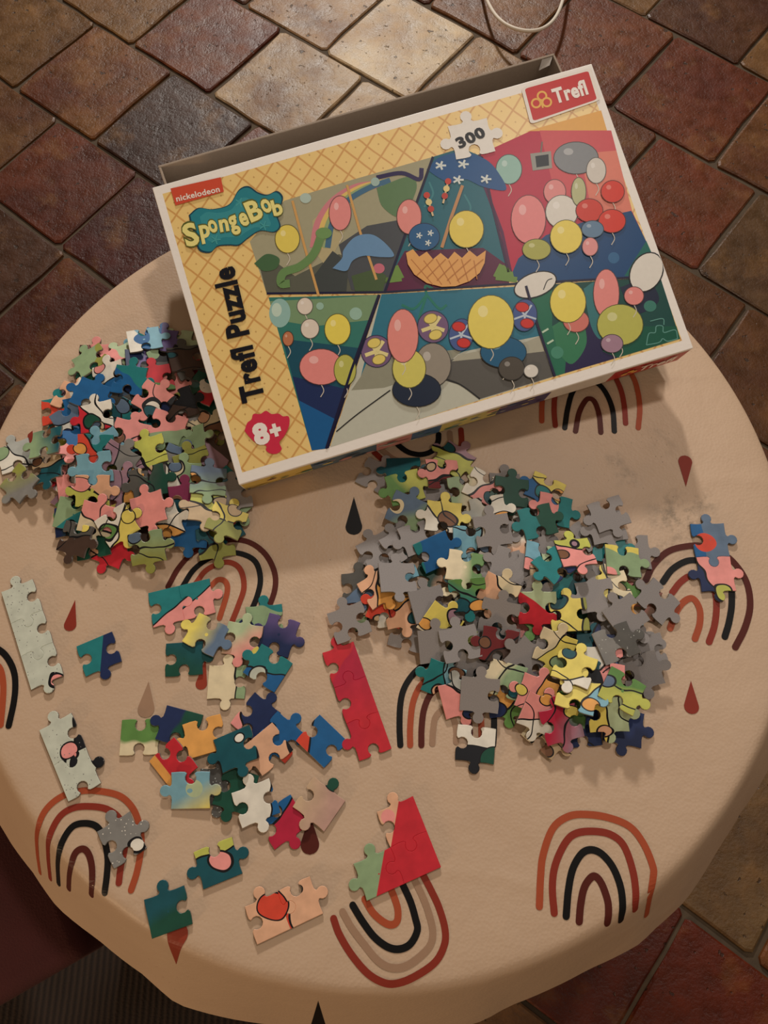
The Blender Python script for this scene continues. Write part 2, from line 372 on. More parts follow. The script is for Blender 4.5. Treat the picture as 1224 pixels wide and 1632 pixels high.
INK = {'black': (12, 11, 12), 'orange': (166, 76, 46), 'brick': (136, 48, 34), 'brown': (82, 30, 22), 'tan': (158, 126, 102), 'rust': (146, 58, 38)}
M_INK = {k: flat(c, 0.5, 0.06, 'ink') for k, c in INK.items()}
def catmull(P, n=7):
    P = [np.array(p, float) for p in P]; P = [2 * P[0] - P[1]] + P + [2 * P[-1] - P[-2]]; out = []
    for i in range(1, len(P) - 2):
        for t in np.linspace(0, 1, n, endpoint=False):
            a, b, c, d = P[i - 1:i + 3]
            out.append(0.5 * (2 * b + (c - a) * t + (2 * a - 5 * b + 4 * c - d) * t * t + (3 * b - a - 3 * c + d) * t ** 3))
    out.append(P[-2]); return out
def lift(x, y): return (x, y, cloth_z(x, y) + 0.00035)
def ribbon(mb, px, width, m):
    C = [np.array(on_cloth(p)) for p in catmull(px)]; n = len(C); L = []; R = []
    for i in range(n):
        d = C[min(i + 1, n - 1)] - C[max(i - 1, 0)]; d = d / (np.linalg.norm(d) + 1e-9); q = np.array([-d[1], d[0]]) * width / 2
        L.append(C[i] + q); R.append(C[i] - q)
    v = [lift(*p) for p in L] + [lift(*p) for p in R]
    mb.add(v, [(i, n + i, n + i + 1, i + 1) for i in range(n - 1)], m)
    for i, sgn in ((0, -1), (n - 1, 1)):
        d = C[i] - C[i - sgn]; d = d / (np.linalg.norm(d) + 1e-9); q = np.array([-d[1], d[0]])
        arc = [lift(*(C[i] + width / 2 * (math.cos(t) * q + math.sin(t) * d))) for t in np.linspace(0, math.pi, 9)]
        mb.add(arc, [tuple(range(8, -1, -1))], m)
def rainbow(strokes, width=0.0052):
    mb = MB()
    for ink, px in strokes: ribbon(mb, px, width, M_INK[ink])
    return mb.build('rainbow_print', cloth)
rainbow([('orange', Z('b8', [(172,590),(178,450),(190,350),(235,230),(310,175),(400,168),(500,185),(590,225),(650,300),(692,400),(695,460),(665,630)])),
         ('brick', Z('b8', [(240,620),(232,500),(245,400),(290,300),(340,255),(420,245),(500,260),(560,310),(600,420),(615,520),(613,605)])),
         ('black', Z('b8', [(295,635),(305,520),(325,420),(365,350),(410,330),(460,350),(510,410),(545,500),(555,590),(547,655)])),
         ('brown', Z('b8', [(355,660),(362,580),(380,500),(420,452),(455,480),(485,560),(490,620),(485,668)]))])
rainbow([('brick', Z('b7', [(148,1045),(190,1160),(280,1310),(400,1450),(520,1520),(620,1525),(750,1475),(900,1370),(970,1240),(975,1120),(930,960),(870,830),(815,725),(760,620)])),
         ('tan', Z('b7', [(215,995),(280,1110),(370,1230),(470,1350),(560,1405),(660,1405),(760,1350),(860,1250),(885,1140),(850,990),(800,860),(740,740)])),
         ('black', Z('b7', [(290,945),(360,1060),(450,1180),(550,1255),(640,1270),(720,1230),(770,1130),(755,1040),(720,920),(670,810),(640,750)])),
         ('orange', Z('b7', [(380,900),(440,1000),(520,1070),(580,1090),(620,1060),(625,980),(600,890),(570,820)]))], 0.0050)
rainbow([('orange', Z('c6', [(195,430),(182,330),(182,230),(220,130),(300,60),(400,32),(500,35),(590,60),(650,120),(680,200),(690,290),(670,420),(640,515)])),
         ('brick', Z('c6', [(245,460),(235,350),(240,260),(290,160),(360,115),(450,108),(530,125),(590,180),(610,290),(590,400),(580,480)])),
         ('black', Z('c6', [(285,485),(282,380),(300,290),(350,210),(410,190),(470,205),(505,260),(525,350),(522,440),(510,530)])),
         ('brown', Z('c6', [(335,510),(340,430),(365,340),(405,315),(435,345),(450,420),(445,540)]))], 0.0048)
rainbow([('brown', [(268,935),(285,905),(310,880),(350,863),(390,862),(420,880),(437,910),(438,940),(425,977)]),
         ('black', [(291,935),(310,907),(340,887),(375,881),(405,893),(415,920),(410,950),(395,985)]),
         ('rust', [(312,930),(330,908),(360,896),(382,906),(389,935),(380,965),(368,995)]),
         ('orange', [(335,935),(348,924),(360,928),(362,945),(350,985)])], 0.0046)
rainbow([('black', Z('a8', [(375,870),(370,760),(375,620),(400,520),(460,430),(530,380),(600,362),(700,362),(800,400),(880,490),(925,600),(945,700),(945,800),(940,870)])),
         ('orange', Z('a8', [(435,870),(435,760),(450,620),(490,520),(550,460),(610,430),(690,440),(780,500),(840,590),(865,700),(870,820)])),
         ('brown', Z('a8', [(503,870),(505,760),(520,650),(560,560),(620,520),(690,530),(750,600),(790,720),(800,800)])),
         ('tan', Z('a8', [(570,860),(575,780),(590,700),(640,655),(690,690),(715,770),(715,850)]))], 0.0048)
rainbow([('brown', Z('a7', [(685,550),(720,480),(790,415),(880,390),(960,390),(1060,430),(1130,500),(1170,580),(1180,680),(1155,780),(1110,870)])),
         ('black', Z('a7', [(765,560),(810,500),(880,460),(950,460),(1030,480),(1085,560),(1093,660),(1080,750),(1060,820)])),
         ('brick', Z('a7', [(810,610),(850,560),(900,530),(960,540),(1010,600),(1020,680),(1010,770),(985,845)])),
         ('orange', Z('a7', [(800,780),(830,700),(870,650),(910,640),(940,690),(940,760),(918,830)]))], 0.0054)
rainbow([('orange', Z('a4', [(510,755),(512,670),(530,560),(600,470),(720,430),(840,460),(910,550),(935,620),(945,700),(938,785)])),
         ('brick', Z('a4', [(570,775),(565,700),(575,620),(630,530),(720,500),(810,530),(855,600),(875,680),(882,765)])),
         ('black', Z('a4', [(612,785),(625,700),(650,620),(700,580),(760,590),(800,640),(825,710),(832,800)])),
         ('brown', Z('a4', [(660,800),(675,720),(700,670),(720,655),(745,670),(765,730),(772,805)]))], 0.0048)
rainbow([('brick', Z('a5', [(100,385),(125,450),(140,520),(138,590),(120,650)])), ('tan', Z('a5', [(70,410),(95,500),(100,590),(80,650)])),
         ('black', Z('a5', [(40,435),(42,510),(25,580),(0,625),(-40,660)])), ('orange', Z('a5', [(10,470),(8,520),(-10,565),(-40,590)]))], 0.0046)
rainbow([('black', Z('b2', [(-160,640),(-100,600),(-40,590),(10,615),(50,660),(82,725),(95,800),(88,920),(55,1075)])),
         ('orange', Z('b2', [(-80,760),(-40,700),(0,720),(20,800),(20,900),(5,1070)]))], 0.0050)
rainbow([('brick', Z('a6', [(835,-60),(838,20),(820,110),(760,190),(650,230),(500,210),(350,150),(270,85)])),
         ('tan', Z('a6', [(762,-40),(765,40),(730,110),(640,160),(520,160),(400,130),(320,70)])),
         ('black', Z('a6', [(690,-30),(685,20),(650,75),(580,100),(500,88),(440,50),(400,10)]))], 0.0050)
rainbow([('black', [(160,467),(153,479),(147,490)]), ('tan', [(140,482),(135,490)]), ('rust', [(131,491),(126,500)])], 0.0034)
def drop(tip, cen, rad, ink):
    t = np.array(on_cloth(tip)); c = np.array(on_cloth(cen)); L = np.linalg.norm(t - c); d = (t - c) / L; q = np.array([-d[1], d[0]])
    r = rad / 1226.0 * 0.62
    xe = r * r / L; he = math.sqrt(max(r * r - xe * xe, 0)); rows = []
    for x in list(np.linspace(-r, xe, 14)) + list(np.linspace(xe, L, 10))[1:]:
        hw = math.sqrt(max(r * r - x * x, 0)) if x <= xe else he * (L - x) / (L - xe)
        rows.append([lift(*(c + d * x + q * hw * k)) for k in (1, 0.5, 0, -0.5, -1)])
    v = [p for row in rows for p in row]; mb = MB()
    mb.add(v, [(i * 5 + k, i * 5 + k + 1, i * 5 + k + 6, i * 5 + k + 5) for i in range(len(rows) - 1) for k in range(4)], M_INK[ink]); return mb.build('drop_print', cloth)
for a in (((564,792),(564,840),14,'black'), ((120,956),(112,996),10,'brick'), ((1093,776),(1092,736),12,'brick'), ((1101,1085),(1102,1126),11.5,'brick'), ((237,1086),(233,1130),13,'tan'),
          ((494,1298),(494,1346),13.5,'brown'), ((281,1537),(283,1488),15,'rust'), ((507,1595),(508,1650),17,'black'), ((328,1050),(321,1090),9,'rust'), ((1226,1260),(1232,1222),13,'black')): drop(*a)

# ------------------------------------------------------------------ puzzle box: lid and tray
def euler_m(loc, rx, ry, rz):
    from mathutils import Euler
    return Matrix.Translation(loc) @ Euler((math.radians(rx), math.radians(ry), math.radians(rz)), 'XYZ').to_matrix().to_4x4()
LW, LD, LH, TK = 0.398, 0.268, 0.034, 0.0016
LID_M = euler_m((0.03145, 0.41867, TZ + 0.0772), 13.698, -3.402, 16.817)
lid = empty('puzzle_box_cover', LID_M)
tag(lid, 'puzzle box lid with yellow waffle border and bright pictures, propped up on its tray', 'box lid')
mb = MB()
mb.box((-LW/2, -LD/2, -TK), (LW/2, LD/2, 0), M_WHITE_CARD)
mb.box((-LW/2, -LD/2, -LH), (LW/2, -LD/2 + TK, -TK), M_WHITE_CARD); mb.box((-LW/2, LD/2 - TK, -LH), (LW/2, LD/2, -TK), M_WHITE_CARD)
mb.box((-LW/2, -LD/2 + TK, -LH), (-LW/2 + TK, LD/2 - TK, -TK), M_WHITE_CARD); mb.box((LW/2 - TK, -LD/2 + TK, -LH), (LW/2, LD/2 - TK, -TK), M_WHITE_CARD)
shell = mb.build('lid_shell', lid)
bm = shell.modifiers.new('soft_edges', 'BEVEL'); bm.width = 0.0006; bm.segments = 2
TW, TD, TH = 0.389, 0.262, 0.036
TRAY_M = euler_m((0.02543, 0.4733, TZ + 0.0574), 10.0, 0.0, 20.55)
tray = empty('puzzle_box_tray', TRAY_M); tag(tray, 'empty grey cardboard box tray half hidden under the puzzle box lid', 'box')
mb = MB(); t2 = 0.0022
mb.box((-TW/2, -TD/2, -TH), (TW/2, TD/2, -TH + t2), M_GREY_CARD); mb.build('tray_base', tray)
for lo, hi in (((-TW/2, TD/2 - t2, -TH + t2), (TW/2, TD/2, 0)), ((-TW/2, -TD/2, -TH + t2), (TW/2, -TD/2 + t2, 0)),
               ((-TW/2, -TD/2 + t2, -TH + t2), (-TW/2 + t2, TD/2 - t2, 0)), ((TW/2 - t2, -TD/2 + t2, -TH + t2), (TW/2, TD/2 - t2, 0))):
    mb = MB(); mb.box(lo, hi, M_GREY_CARD); q = mb.build('tray_wall', tray); b = q.modifiers.new('soft_edges', 'BEVEL'); b.width = 0.0005; b.segments = 2
mb = MB(); e = TW/2 - t2 - 0.0004; yb = TD/2 - t2 - 0.0005
mb.add([(e, yb, -0.0005), (e - 0.011, yb, -0.0005), (e - 0.011, yb - 0.0006, -0.014), (e - 0.003, yb - 0.004, -0.006)], [(0, 1, 2, 3)], M_WHITE_CARD)
tag(mb.build('paper_flap', tray), 'torn white paper flap in the tray corner')

LID_I = np.array(LID_M.inverted())
def lid_uv(p, wall=False):
    d = LID_I[:3, :3] @ ray(p); o = (LID_I @ np.array([0, 0, CAMZ, 1.0]))[:3]
    if wall:
        t = (-LD/2 - o[1]) / d[1]; q = o + d * t; return np.array([q[0], q[2]])
    t = -o[2] / d[2]; q = o + d * t; return np.array([q[0], q[1]])
LAY = 0.000016
class Art:
    """flat print on the lid; every layer lies a hair above the one below"""
    def __init__(s, wall=False): s.mb = MB(); s.n = 1; s.wall = wall
    def P3(s, q, n):
        return (q[0], -LD/2 - n * LAY, q[1]) if s.wall else (q[0], q[1], n * LAY)
    def uv(s, p):
        q = lid_uv(p, s.wall)
        if s.wall: q[1] = min(-0.0005, max(-LH + 0.0003, q[1]))
        else: q = np.array([min(LW/2 - .0008, max(-LW/2 + .0008, q[0])), min(LD/2 - .0008, max(-LD/2 + .0008, q[1]))])
        return q
    def poly_uv(s, Q, col, mat=None):
        Q = [np.array(q) for q in Q]; a = sum(Q[i-1][0] * Q[i][1] - Q[i][0] * Q[i-1][1] for i in range(len(Q)))
        if a < 0: Q = Q[::-1]
        s.mb.add([s.P3(q, s.n) for q in Q], [tuple(range(len(Q)))], mat or flat(col, 0.38, 0.05)); s.n += 1
    def poly(s, px, col, smooth=False, mat=None):
        if smooth: px = catmull(list(px) + [px[0]], 6)[:-1]
        s.poly_uv([s.uv(p) for p in px], col, mat)
    def ell(s, c, rx, ry, col, ang=0, line=None):
        def ring(k): return [(c[0] + (rx + k) * math.cos(t) * math.cos(ang) + (ry + k) * math.sin(t) * math.sin(ang), c[1] - (rx + k) * math.cos(t) * math.sin(ang) + (ry + k) * math.sin(t) * math.cos(ang)) for t in np.linspace(0, 2 * math.pi, 26, endpoint=False)]
        if line: s.poly(ring(1.2), line)
        s.poly(ring(0), col)
    def stroke(s, px, w, col, curve=True):
        C = [s.uv(p) for p in (catmull(px, 6) if curve and len(px) > 2 else px)]; n = len(C); k = w * 0.00054; V = []
        for side in (1, -1):
            row = []
            for i in range(n):
                d = C[min(i+1, n-1)] - C[max(i-1, 0)]; d = d / (np.linalg.norm(d) + 1e-9); row.append(C[i] + side * np.array([-d[1], d[0]]) * k / 2)
            V.append(row)
        s.mb.add([s.P3(q, s.n) for q in V[0] + V[1]], [(i, n + i, n + i + 1, i + 1) for i in range(n - 1)], flat(col, 0.38, 0.05)); s.n += 1
    def balloon(s, c, rx, ry, col, ang=0):
        """plain coloured balloon"""
        hi = tuple(min(255, int(v + (255 - v) * 0.35)) for v in col)
        s.stroke([(c[0], c[1] + ry), (c[0] + 4, c[1] + ry + 10), (c[0] - 1, c[1] + ry + 20)], 1.3, (206, 198, 184))
        s.ell(c, rx, ry, col, ang, line=tuple(int(v * 0.45) for v in col)); s.ell((c[0] - rx * 0.35, c[1] - ry * 0.4), rx * 0.22, ry * 0.22, hi, ang)
    def build(s, name, parent=None): return s.mb.build(name, parent or lid)
def text_mesh(txt, bold):
    cu = bpy.data.curves.new('txt', 'FONT'); cu.body = txt; cu.size = 1.0; cu.offset = bold; cu.resolution_u = 3; cu.space_character = 1.0 + bold * 2.2
    o = bpy.data.objects.new('txt', cu); COLL.objects.link(o)
    me = bpy.data.meshes.new_from_object(o.evaluated_get(bpy.context.evaluated_depsgraph_get()))
    V = np.array([tuple(q.co)[:2] for q in me.vertices]); Fc = [tuple(p.vertices) for p in me.polygons]
    bpy.data.objects.remove(o); bpy.data.curves.remove(cu); bpy.data.meshes.remove(me); return V, Fc
def lettering(txt, p0, p1, hgt, col, bold=0.0, layer=30, wall=False, name='lettering', cap=0.70, shear=0.0, extra=None):
    """text from pixel p0 to p1 along its baseline, hgt = cap height in pixels"""
    A = Art(wall); V, Fc = text_mesh(txt, bold); a, b = lid_uv(p0, wall), lid_uv(p1, wall)
    x0, x1 = V[:, 0].min(), V[:, 0].max(); e = (b - a) / (x1 - x0); d = (b - a) / np.linalg.norm(b - a); q = np.array([-d[1], d[0]])
    k = hgt * 0.00054 / cap
    pts = [a + e * (v[0] - x0 + shear * v[1]) + q * k * v[1] for v in V]
    A.mb.add([A.P3(p, layer) for p in pts], Fc, flat(col, 0.38, 0.03)); return A.build(name)

# waffle border
def waffle_mat():
    m, nt, bs = new_mat('yellow_waffle_print'); tc = nd(nt, 'ShaderNodeTexCoord'); sep = nd(nt, 'ShaderNodeSeparateXYZ'); nt.links.new(tc.outputs['Object'], sep.inputs[0])
    nz = noise(nt, 60, 2); w = math_n(nt, 'MULTIPLY', math_n(nt, 'SUBTRACT', nz, 0.5), 0.12)
    def lines(ax, ay, per, off):
        s = math_n(nt, 'ADD', math_n(nt, 'MULTIPLY', sep.outputs[0], ax / per), math_n(nt, 'MULTIPLY', sep.outputs[1], ay / per))
        fr = math_n(nt, 'FRACT', math_n(nt, 'ADD', math_n(nt, 'ADD', s, w), off)); return math_n(nt, 'ABSOLUTE', math_n(nt, 'SUBTRACT', fr, 0.5))
    d1 = lines(0.82, 0.57, 0.0150, 50.2); d2 = lines(-0.66, 0.75, 0.0150, 50.6)
    near = math_n(nt, 'MINIMUM', math_n(nt, 'SUBTRACT', 0.5, d1), math_n(nt, 'SUBTRACT', 0.5, d2))
    tick = math_n(nt, 'LESS_THAN', math_n(nt, 'MAXIMUM', d1, d2), 0.045)
    ln = math_n(nt, 'SUBTRACT', 1.0, ramp(nt, near, 0.025, 0.075))
    base = mixc(nt, noise(nt, 25, 3), lin((240, 210, 138)), lin((230, 194, 118)))
    col = mixc(nt, math_n(nt, 'MULTIPLY', ln, 0.75), base, lin((196, 134, 62))); col = mixc(nt, math_n(nt, 'MULTIPLY', tick, 0.6), col, lin((168, 120, 60)))
    nt.links.new(col, bs.inputs['Base Color']); bs.inputs['Roughness'].default_value = 0.38; return m
M_WAF = waffle_mat()
A = Art(); A.poly([(259,309),(935,119),(1087,543),(386,753)], None, mat=M_WAF); A.poly([(868,201),(958,176),(968,210),(838,210)], (228,172,92)); A.build('waffle_border')

NAVY = (28, 36, 70); TEALD = (26, 96, 104)
# panel: rainbow sky with carousel poles
A = Art(); A.n = 3
A.poly([(398,385),(453,320),(560,287),(690,250),(613,466),(425,468)], (164,160,132))
A.poly([(425,468),(415,430),(440,418),(470,440),(500,425),(540,405),(580,420),(612,440),(613,466)], (92,94,82))
A.poly([(498,352),(520,330),(552,310),(560,330),(545,380),(520,425),(500,400)], (182,170,130))
for w, c, o in ((13, (206,130,138), 0), (11, (222,190,110), 9), (9, (150,170,120), 16), (9, (70,110,140), 22)):
    A.stroke([(500+o,395),(508+o,355),(530+o,322),(565+o,300),(600+o,294-o*.3)], w, c)
A.poly([(600,300),(650,282),(664,300),(640,345),(610,330)], (96,128,90), True)
A.poly([(540,390),(585,360),(640,350),(655,360),(612,466),(560,462)], (74,78,84))
A.poly([(500,440),(530,400),(556,420),(552,464),(505,467)], (64,70,70))
A.stroke([(600,283),(640,276),(668,286),(672,268)], 7, (48,40,84))
A.poly([(405,420),(425,405),(445,412),(440,428),(420,432)], (70,104,70), True)
A.poly([(560,440),(600,428),(616,440),(610,464),(566,464)], (72,92,58))
A.ell((487,316), 9, 8, (176,196,186)); A.ell((598,290), 7, 7, (160,186,180)); A.ell((604,428), 9, 8, (198,110,128))
A.stroke([(466,320),(486,395),(508,472)], 4, (206,160,96), False); A.stroke([(553,295),(574,370),(600,446)], 4, (206,160,96), False)
A.balloon((458,381), 19, 22, (226,206,96)); A.balloon((542,340), 17, 27, (226,142,140));
A.stroke([(512,375),(500,405),(478,425),(452,435),(448,452),(462,452)], 13, (104,140,86)); A.ell((516,372), 13, 9, (112,150,92))
A.poly([(530,428),(545,412),(548,398),(566,378),(592,374),(614,388),(628,408),(606,410),(580,408),(562,416),(552,432)], (104,144,184), True)
tag(A.build('picture_panel'), 'printed panel with a rainbow sky and carousel poles')
# panel: parasol and basket
A = Art(); A.n = 3
A.poly([(690,250),(735,236),(770,250),(812,453),(614,466)], (36,104,120))
A.poly([(628,430),(645,400),(770,395),(805,420),(812,453),(614,466)], (92,30,66))
A.stroke([(676,330),(690,310),(684,290)], 3, (60,130,140)); A.stroke([(740,310),(750,330),(745,345)], 3, (60,130,140))
for c in ((640,432,-1),(790,430,1)):
    for k in range(5):
        a = math.radians(-60 + 30 * k); A.stroke([(c[0], c[1] + 12), (c[0] + c[2] * (10 + 6 * k), c[1] - 4 + 6 * k - 8 * math.cos(a))], 9, (112,146,72), False)
A.poly([(680,270),(702,250),(740,243),(775,255),(796,278),(806,303),(770,298),(742,286),(720,292),(700,284)], (30,84,140), True)
for fx, fy in ((702,264),(738,262),(730,287),(774,286)):
    for k in range(5): A.stroke([(fx, fy), (fx + 9 * math.cos(k * 1.257), fy + 7 * math.sin(k * 1.257))], 3.2, (214,222,220), False)
A.stroke([(737,296),(718,350),(704,395)], 5, (190,140,96), False)
A.balloon((652,346), 19, 27, (226,142,136)); A.ell((676,378), 24, 21, (36,92,140), line=NAVY)
for fx, fy in ((686,372),(668,376),(682,388)):
    for k in range(5): A.stroke([(fx, fy), (fx + 5 * math.cos(k * 1.257), fy + 5 * math.sin(k * 1.257))], 2, (214,222,220), False)
A.balloon((743,366), 27, 29, (228,206,92))
for x0, y0, x1, y1 in ((680,312,690,345),(714,290,706,325)):
    A.stroke([(x0, y0), (x1, y1)], 3, (214,190,150), False)
    for k, c in enumerate(((196,64,50),(226,206,140),(186,60,50))): A.ell((x0 + (x1 - x0) * k / 3, y0 + (y1 - y0) * k / 3), 5, 5, c)
eg = [(647,404),(658,398),(668,410),(680,402),(690,414),(702,404),(714,414),(724,402),(736,412),(748,400),(760,410),(774,400)]
A.poly(eg + [(772 - 0.5 * 0, 420),(764,436),(748,449),(726,457),(704,458),(680,452),(660,438),(650,422)], (226,168,98))
for k in range(6): A.stroke([(655 + 20 * k, 414 + 2 * (k % 2)), (690 + 14 * k, 455 - 1.2 * k * k * .3)], 1.5, (188,122,62), False)
for k in range(5): A.stroke([(690 + 20 * k, 414), (664 + 16 * k, 440 + 4 * min(k, 2))], 1.5, (188,122,62), False)
tag(A.build('picture_panel'), 'printed panel with a blue flowered parasol and an orange basket')
# panel: red party wall
A = Art(); A.n = 3
A.poly([(764,246),(845,209),(974,208),(1008,338),(1030,385),(1052,436),(838,456),(814,440)], (186,44,74))
A.poly([(860,208),(974,208),(1008,338),(930,345),(880,290)], (206,84,92)); A.poly([(925,245),(982,240),(1008,338),(945,348)], (222,128,110))
A.poly([(814,440),(826,412),(870,375),(935,352),(1006,336),(1030,385),(1052,436),(838,456)], (24,72,122))
A.poly([(995,440),(1030,384),(1053,436),(1052,441)], (24,104,96)); A.ell((978,411), 9, 9, (52,104,150))
A.stroke([(770,290),(800,370),(815,440)], 5, (88,28,74), False)
A.poly([(845,245),(878,241),(880,268),(849,272)], (150,150,144)); A.poly([(853,249),(874,246),(875,264),(855,267)], (26,34,44)); A.stroke([(862,243),(864,226)], 2.5, (120,110,100), False)
A.balloon((811,270), 20, 23, (150,190,180)); A.balloon((918,252), 35, 25, (132,136,142)); A.balloon((950,272), 15, 20, (210,204,196))
A.balloon((884,306), 17, 19, (224,140,140)); A.balloon((895,338), 25, 26, (222,218,210)); A.balloon((842,350), 27, 38, (228,136,138)); A.balloon((855,398), 22, 16, (172,172,84))
A.balloon((922,306), 11, 22, (184,186,140)); A.balloon((939,336), 21, 18, (206,58,44)); A.balloon((976,306), 18, 17, (214,58,42)); A.balloon((975,353), 21, 18, (214,58,42)); A.balloon((944,366), 17, 13, (100,130,160))
A.balloon((902,378), 25, 26, (232,212,96)); A.balloon((940,394), 12, 14, (226,150,150))
tag(A.build('picture_panel'), 'printed red panel with party balloons')
# panel: green water with bubbles
A = Art(); A.n = 3
A.poly([(428,474),(604,470),(520,715),(497,718)], (52,120,110))
A.poly([(430,480),(515,476),(604,470),(590,510),(500,520),(440,510)], (120,150,112))
A.poly([(450,540),(575,555),(520,715),(497,718)], (24,78,98)); A.poly([(466,600),(552,620),(534,668),(476,638)], (30,46,92)); A.poly([(476,638),(534,668),(520,715),(497,718)], (26,92,150))
A.ell((446,499), 17, 23, (146,186,180)); A.ell((441,494), 8, 11, (192,214,200)); A.ell((567,500), 10, 10, (150,186,170)); A.ell((510,488), 6, 6, (150,186,170))
A.balloon((486,488), 12, 13, (222,210,196)); A.balloon((494,524), 14, 15, (222,210,196)); A.balloon((459,540), 8, 11, (190,120,84)); A.balloon((538,525), 20, 24, (232,214,92)); A.balloon((512,585), 34, 28, (228,140,136)); A.balloon((550,590), 17, 24, (186,186,90))
A.stroke([(604,470),(560,590),(520,715)], 4, (24,22,56), False)
tag(A.build('picture_panel'), 'printed green water panel with bubbles')
# panel: pavement with painted boards
A = Art(); A.n = 3
A.poly([(608,469),(836,456),(884,600),(526,713)], (190,192,178))
A.poly([(608,469),(836,456),(862,535),(740,560),(680,585),(575,600)], (44,116,140))
A.poly([(575,600),(590,565),(700,560),(740,556),(700,590),(612,618),(560,622)], (146,146,128))
A.poly([(706,578),(740,566),(800,566),(866,556),(882,600),(765,636),(735,614),(700,604)], (92,90,86))
A.poly([(862,535),(838,545),(780,556),(730,566),(720,576),(800,568),(868,560)], (170,168,150))
for q in ([(680,470),(660,492),(640,486)], [(680,470),(700,492),(712,486)], [(680,470),(678,456),(690,460)], [(680,470),(668,510),(676,520)]): A.stroke(q, 4, (38,122,106))
A.stroke([(536,688),(570,660),(622,622)], 2, (40,40,40)); A.stroke([(710,604),(735,614),(765,636)], 2.5, (40,40,40))
for c, ang, base, pat, wh in (((600,560), 0.3, (120,92,128), (226,214,150), (226,206,110)), ((690,521), 0.3, (120,92,128), (226,214,150), (226,206,110)), ((735,534), -0.1, (70,92,150), (190,204,220), (206,52,46)), ((836,503), -0.1, (70,92,150), (190,204,220), (206,52,46))):
    A.ell(c, 24 if base[0] > 100 else 19, 25, base, ang, line=NAVY)
    for k in range(5): A.stroke([c, (c[0] + 19 * math.cos(k * 1.257 + 0.3), c[1] + 20 * math.sin(k * 1.257 + 0.3))], 6 if base[0] > 100 else 3, pat, False)
    for dy in (-13, 13): A.ell((c[0] + dy * 0.3, c[1] + dy), 10, 7, wh, ang, line=tuple(int(x * .6) for x in wh))
A.balloon((690,582), 28, 34, (150,142,130)); A.balloon((664,622), 38, 26, (30,42,64)); A.balloon((652,588), 26, 30, (212,204,104)); A.balloon((642,536), 24, 42, (228,142,134))
A.balloon((802,562), 36, 24, (28,92,130)); A.balloon((815,588), 20, 18, (80,74,66)); A.balloon((782,514), 36, 42, (232,214,100)); A.balloon((846,592), 11, 10, (222,218,210))
tag(A.build('picture_panel'), 'printed pavement panel with four painted boards')
# panel: green camouflage wall
A = Art(); A.n = 3
A.poly([(838,456),(1052,441),(1084,540),(884,600)], (22,74,70))
A.poly([(842,470),(880,462),(880,520),(905,545),(900,595),(884,600)], (34,110,84)); A.poly([(905,540),(940,500),(960,540),(985,560),(985,570),(900,595)], (40,34,76))
A.poly([(880,520),(920,500),(935,545),(912,580),(890,560)], (52,124,88), True); A.poly([(930,460),(950,452),(962,500),(958,540),(942,520)], (52,118,124), True); A.poly([(988,458),(1030,446),(1050,480),(1010,500)], (30,40,66), True)
A.poly([(960,560),(1010,520),(1078,520),(1084,540),(985,570)], (20,88,70))
A.ell((888,562), 10, 10, (70,140,116)); A.ell((1036,488), 10, 9, (60,124,112)); A.stroke([(864,530),(874,524)], 3, (190,214,190), False); A.stroke([(872,548),(882,542)], 3, (190,214,190), False)
for q in ([(1030,550),(1034,532),(1044,530),(1046,520),(1056,520),(1058,530),(1076,526),(1080,540)], [(1036,512),(1056,508),(1058,518)], [(1030,550),(1050,546),(1056,540),(1064,544),(1080,540)]): A.stroke(q, 1.6, (92,150,140))
A.ell((853,454), 36, 20, (28,30,36), 0.35); A.ell((853,454), 34, 18, (226,222,214), 0.35); A.stroke([(866,462),(872,448),(880,444)], 1.6, (60,60,60))
A.ell((1030,434), 26, 34, (28,30,36), -0.5); A.ell((1030,434), 24, 32, (226,222,214), -0.5)
A.balloon((918,512), 20, 17, (210,120,110)); A.balloon((905,482), 28, 32, (232,214,96)); A.balloon((966,468), 20, 38, (230,142,138)); A.balloon((988,518), 36, 32, (188,188,92)); A.balloon((1010,472), 15, 14, (230,142,138)); A.balloon((975,548), 17, 14, (164,130,150))
A.stroke([(838,456),(860,530),(884,600)], 4, (30,26,60), False)
tag(A.build('picture_panel'), 'printed dark green panel with two white pillows')
# thin dark gaps between the panels
A = Art(); A.n = 14
A.stroke([(764,246),(812,440)], 4, (60,24,66), False); A.stroke([(836,456),(884,600)], 4, (24,24,58), False); A.stroke([(605,470),(522,714)], 4, (24,24,58), False)
A.stroke([(425,468),(613,466),(812,453),(1052,440)], 3.5, (24,24,58), False); A.stroke([(690,250),(613,466)], 4, (24,24,58), False); A.build('panel_gap')
# badges and lettering
A = Art(); A.n = 42
A.poly([(272,301),(352,283),(357,306),(280,328)], (206,78,54)); tag(A.build('orange_badge'), 'orange red badge')
lettering('nickelodeon', (282,322), (351,306), 9.5, (236,226,216), 0.022, 50)
A = Art(); A.n = 42
spl = Z('a1', [(200,745),(240,715),(300,720),(370,700),(410,640),(450,625),(490,650),(530,660),(570,645),(595,670),(585,710),(570,740),(585,790),(560,815),(500,810),(450,840),(410,870),(370,870),(320,875),(290,900),(250,895),(235,870),(245,840),(215,800)])
cxs, cys = np.mean([p[0] for p in spl]), np.mean([p[1] for p in spl])
A.poly([(cxs + (x - cxs) * 1.035, cys + (y - cys) * 1.05) for x, y in spl], (20,64,84), True); A.poly(spl, (40,128,142), True)
A.poly([(cxs + (x - cxs) * .8 , cys + (y - cys) * .7) for x, y in spl], (56,142,152), True)
for fx, fy in (Z1('a1', 415, 690), Z1('a1', 310, 850), Z1('a1', 520, 790)):
    for k in range(5): A.stroke([(fx, fy), (fx + 8 * math.cos(k * 1.257), fy + 8 * math.sin(k * 1.257))], 2, (70,156,160), False)
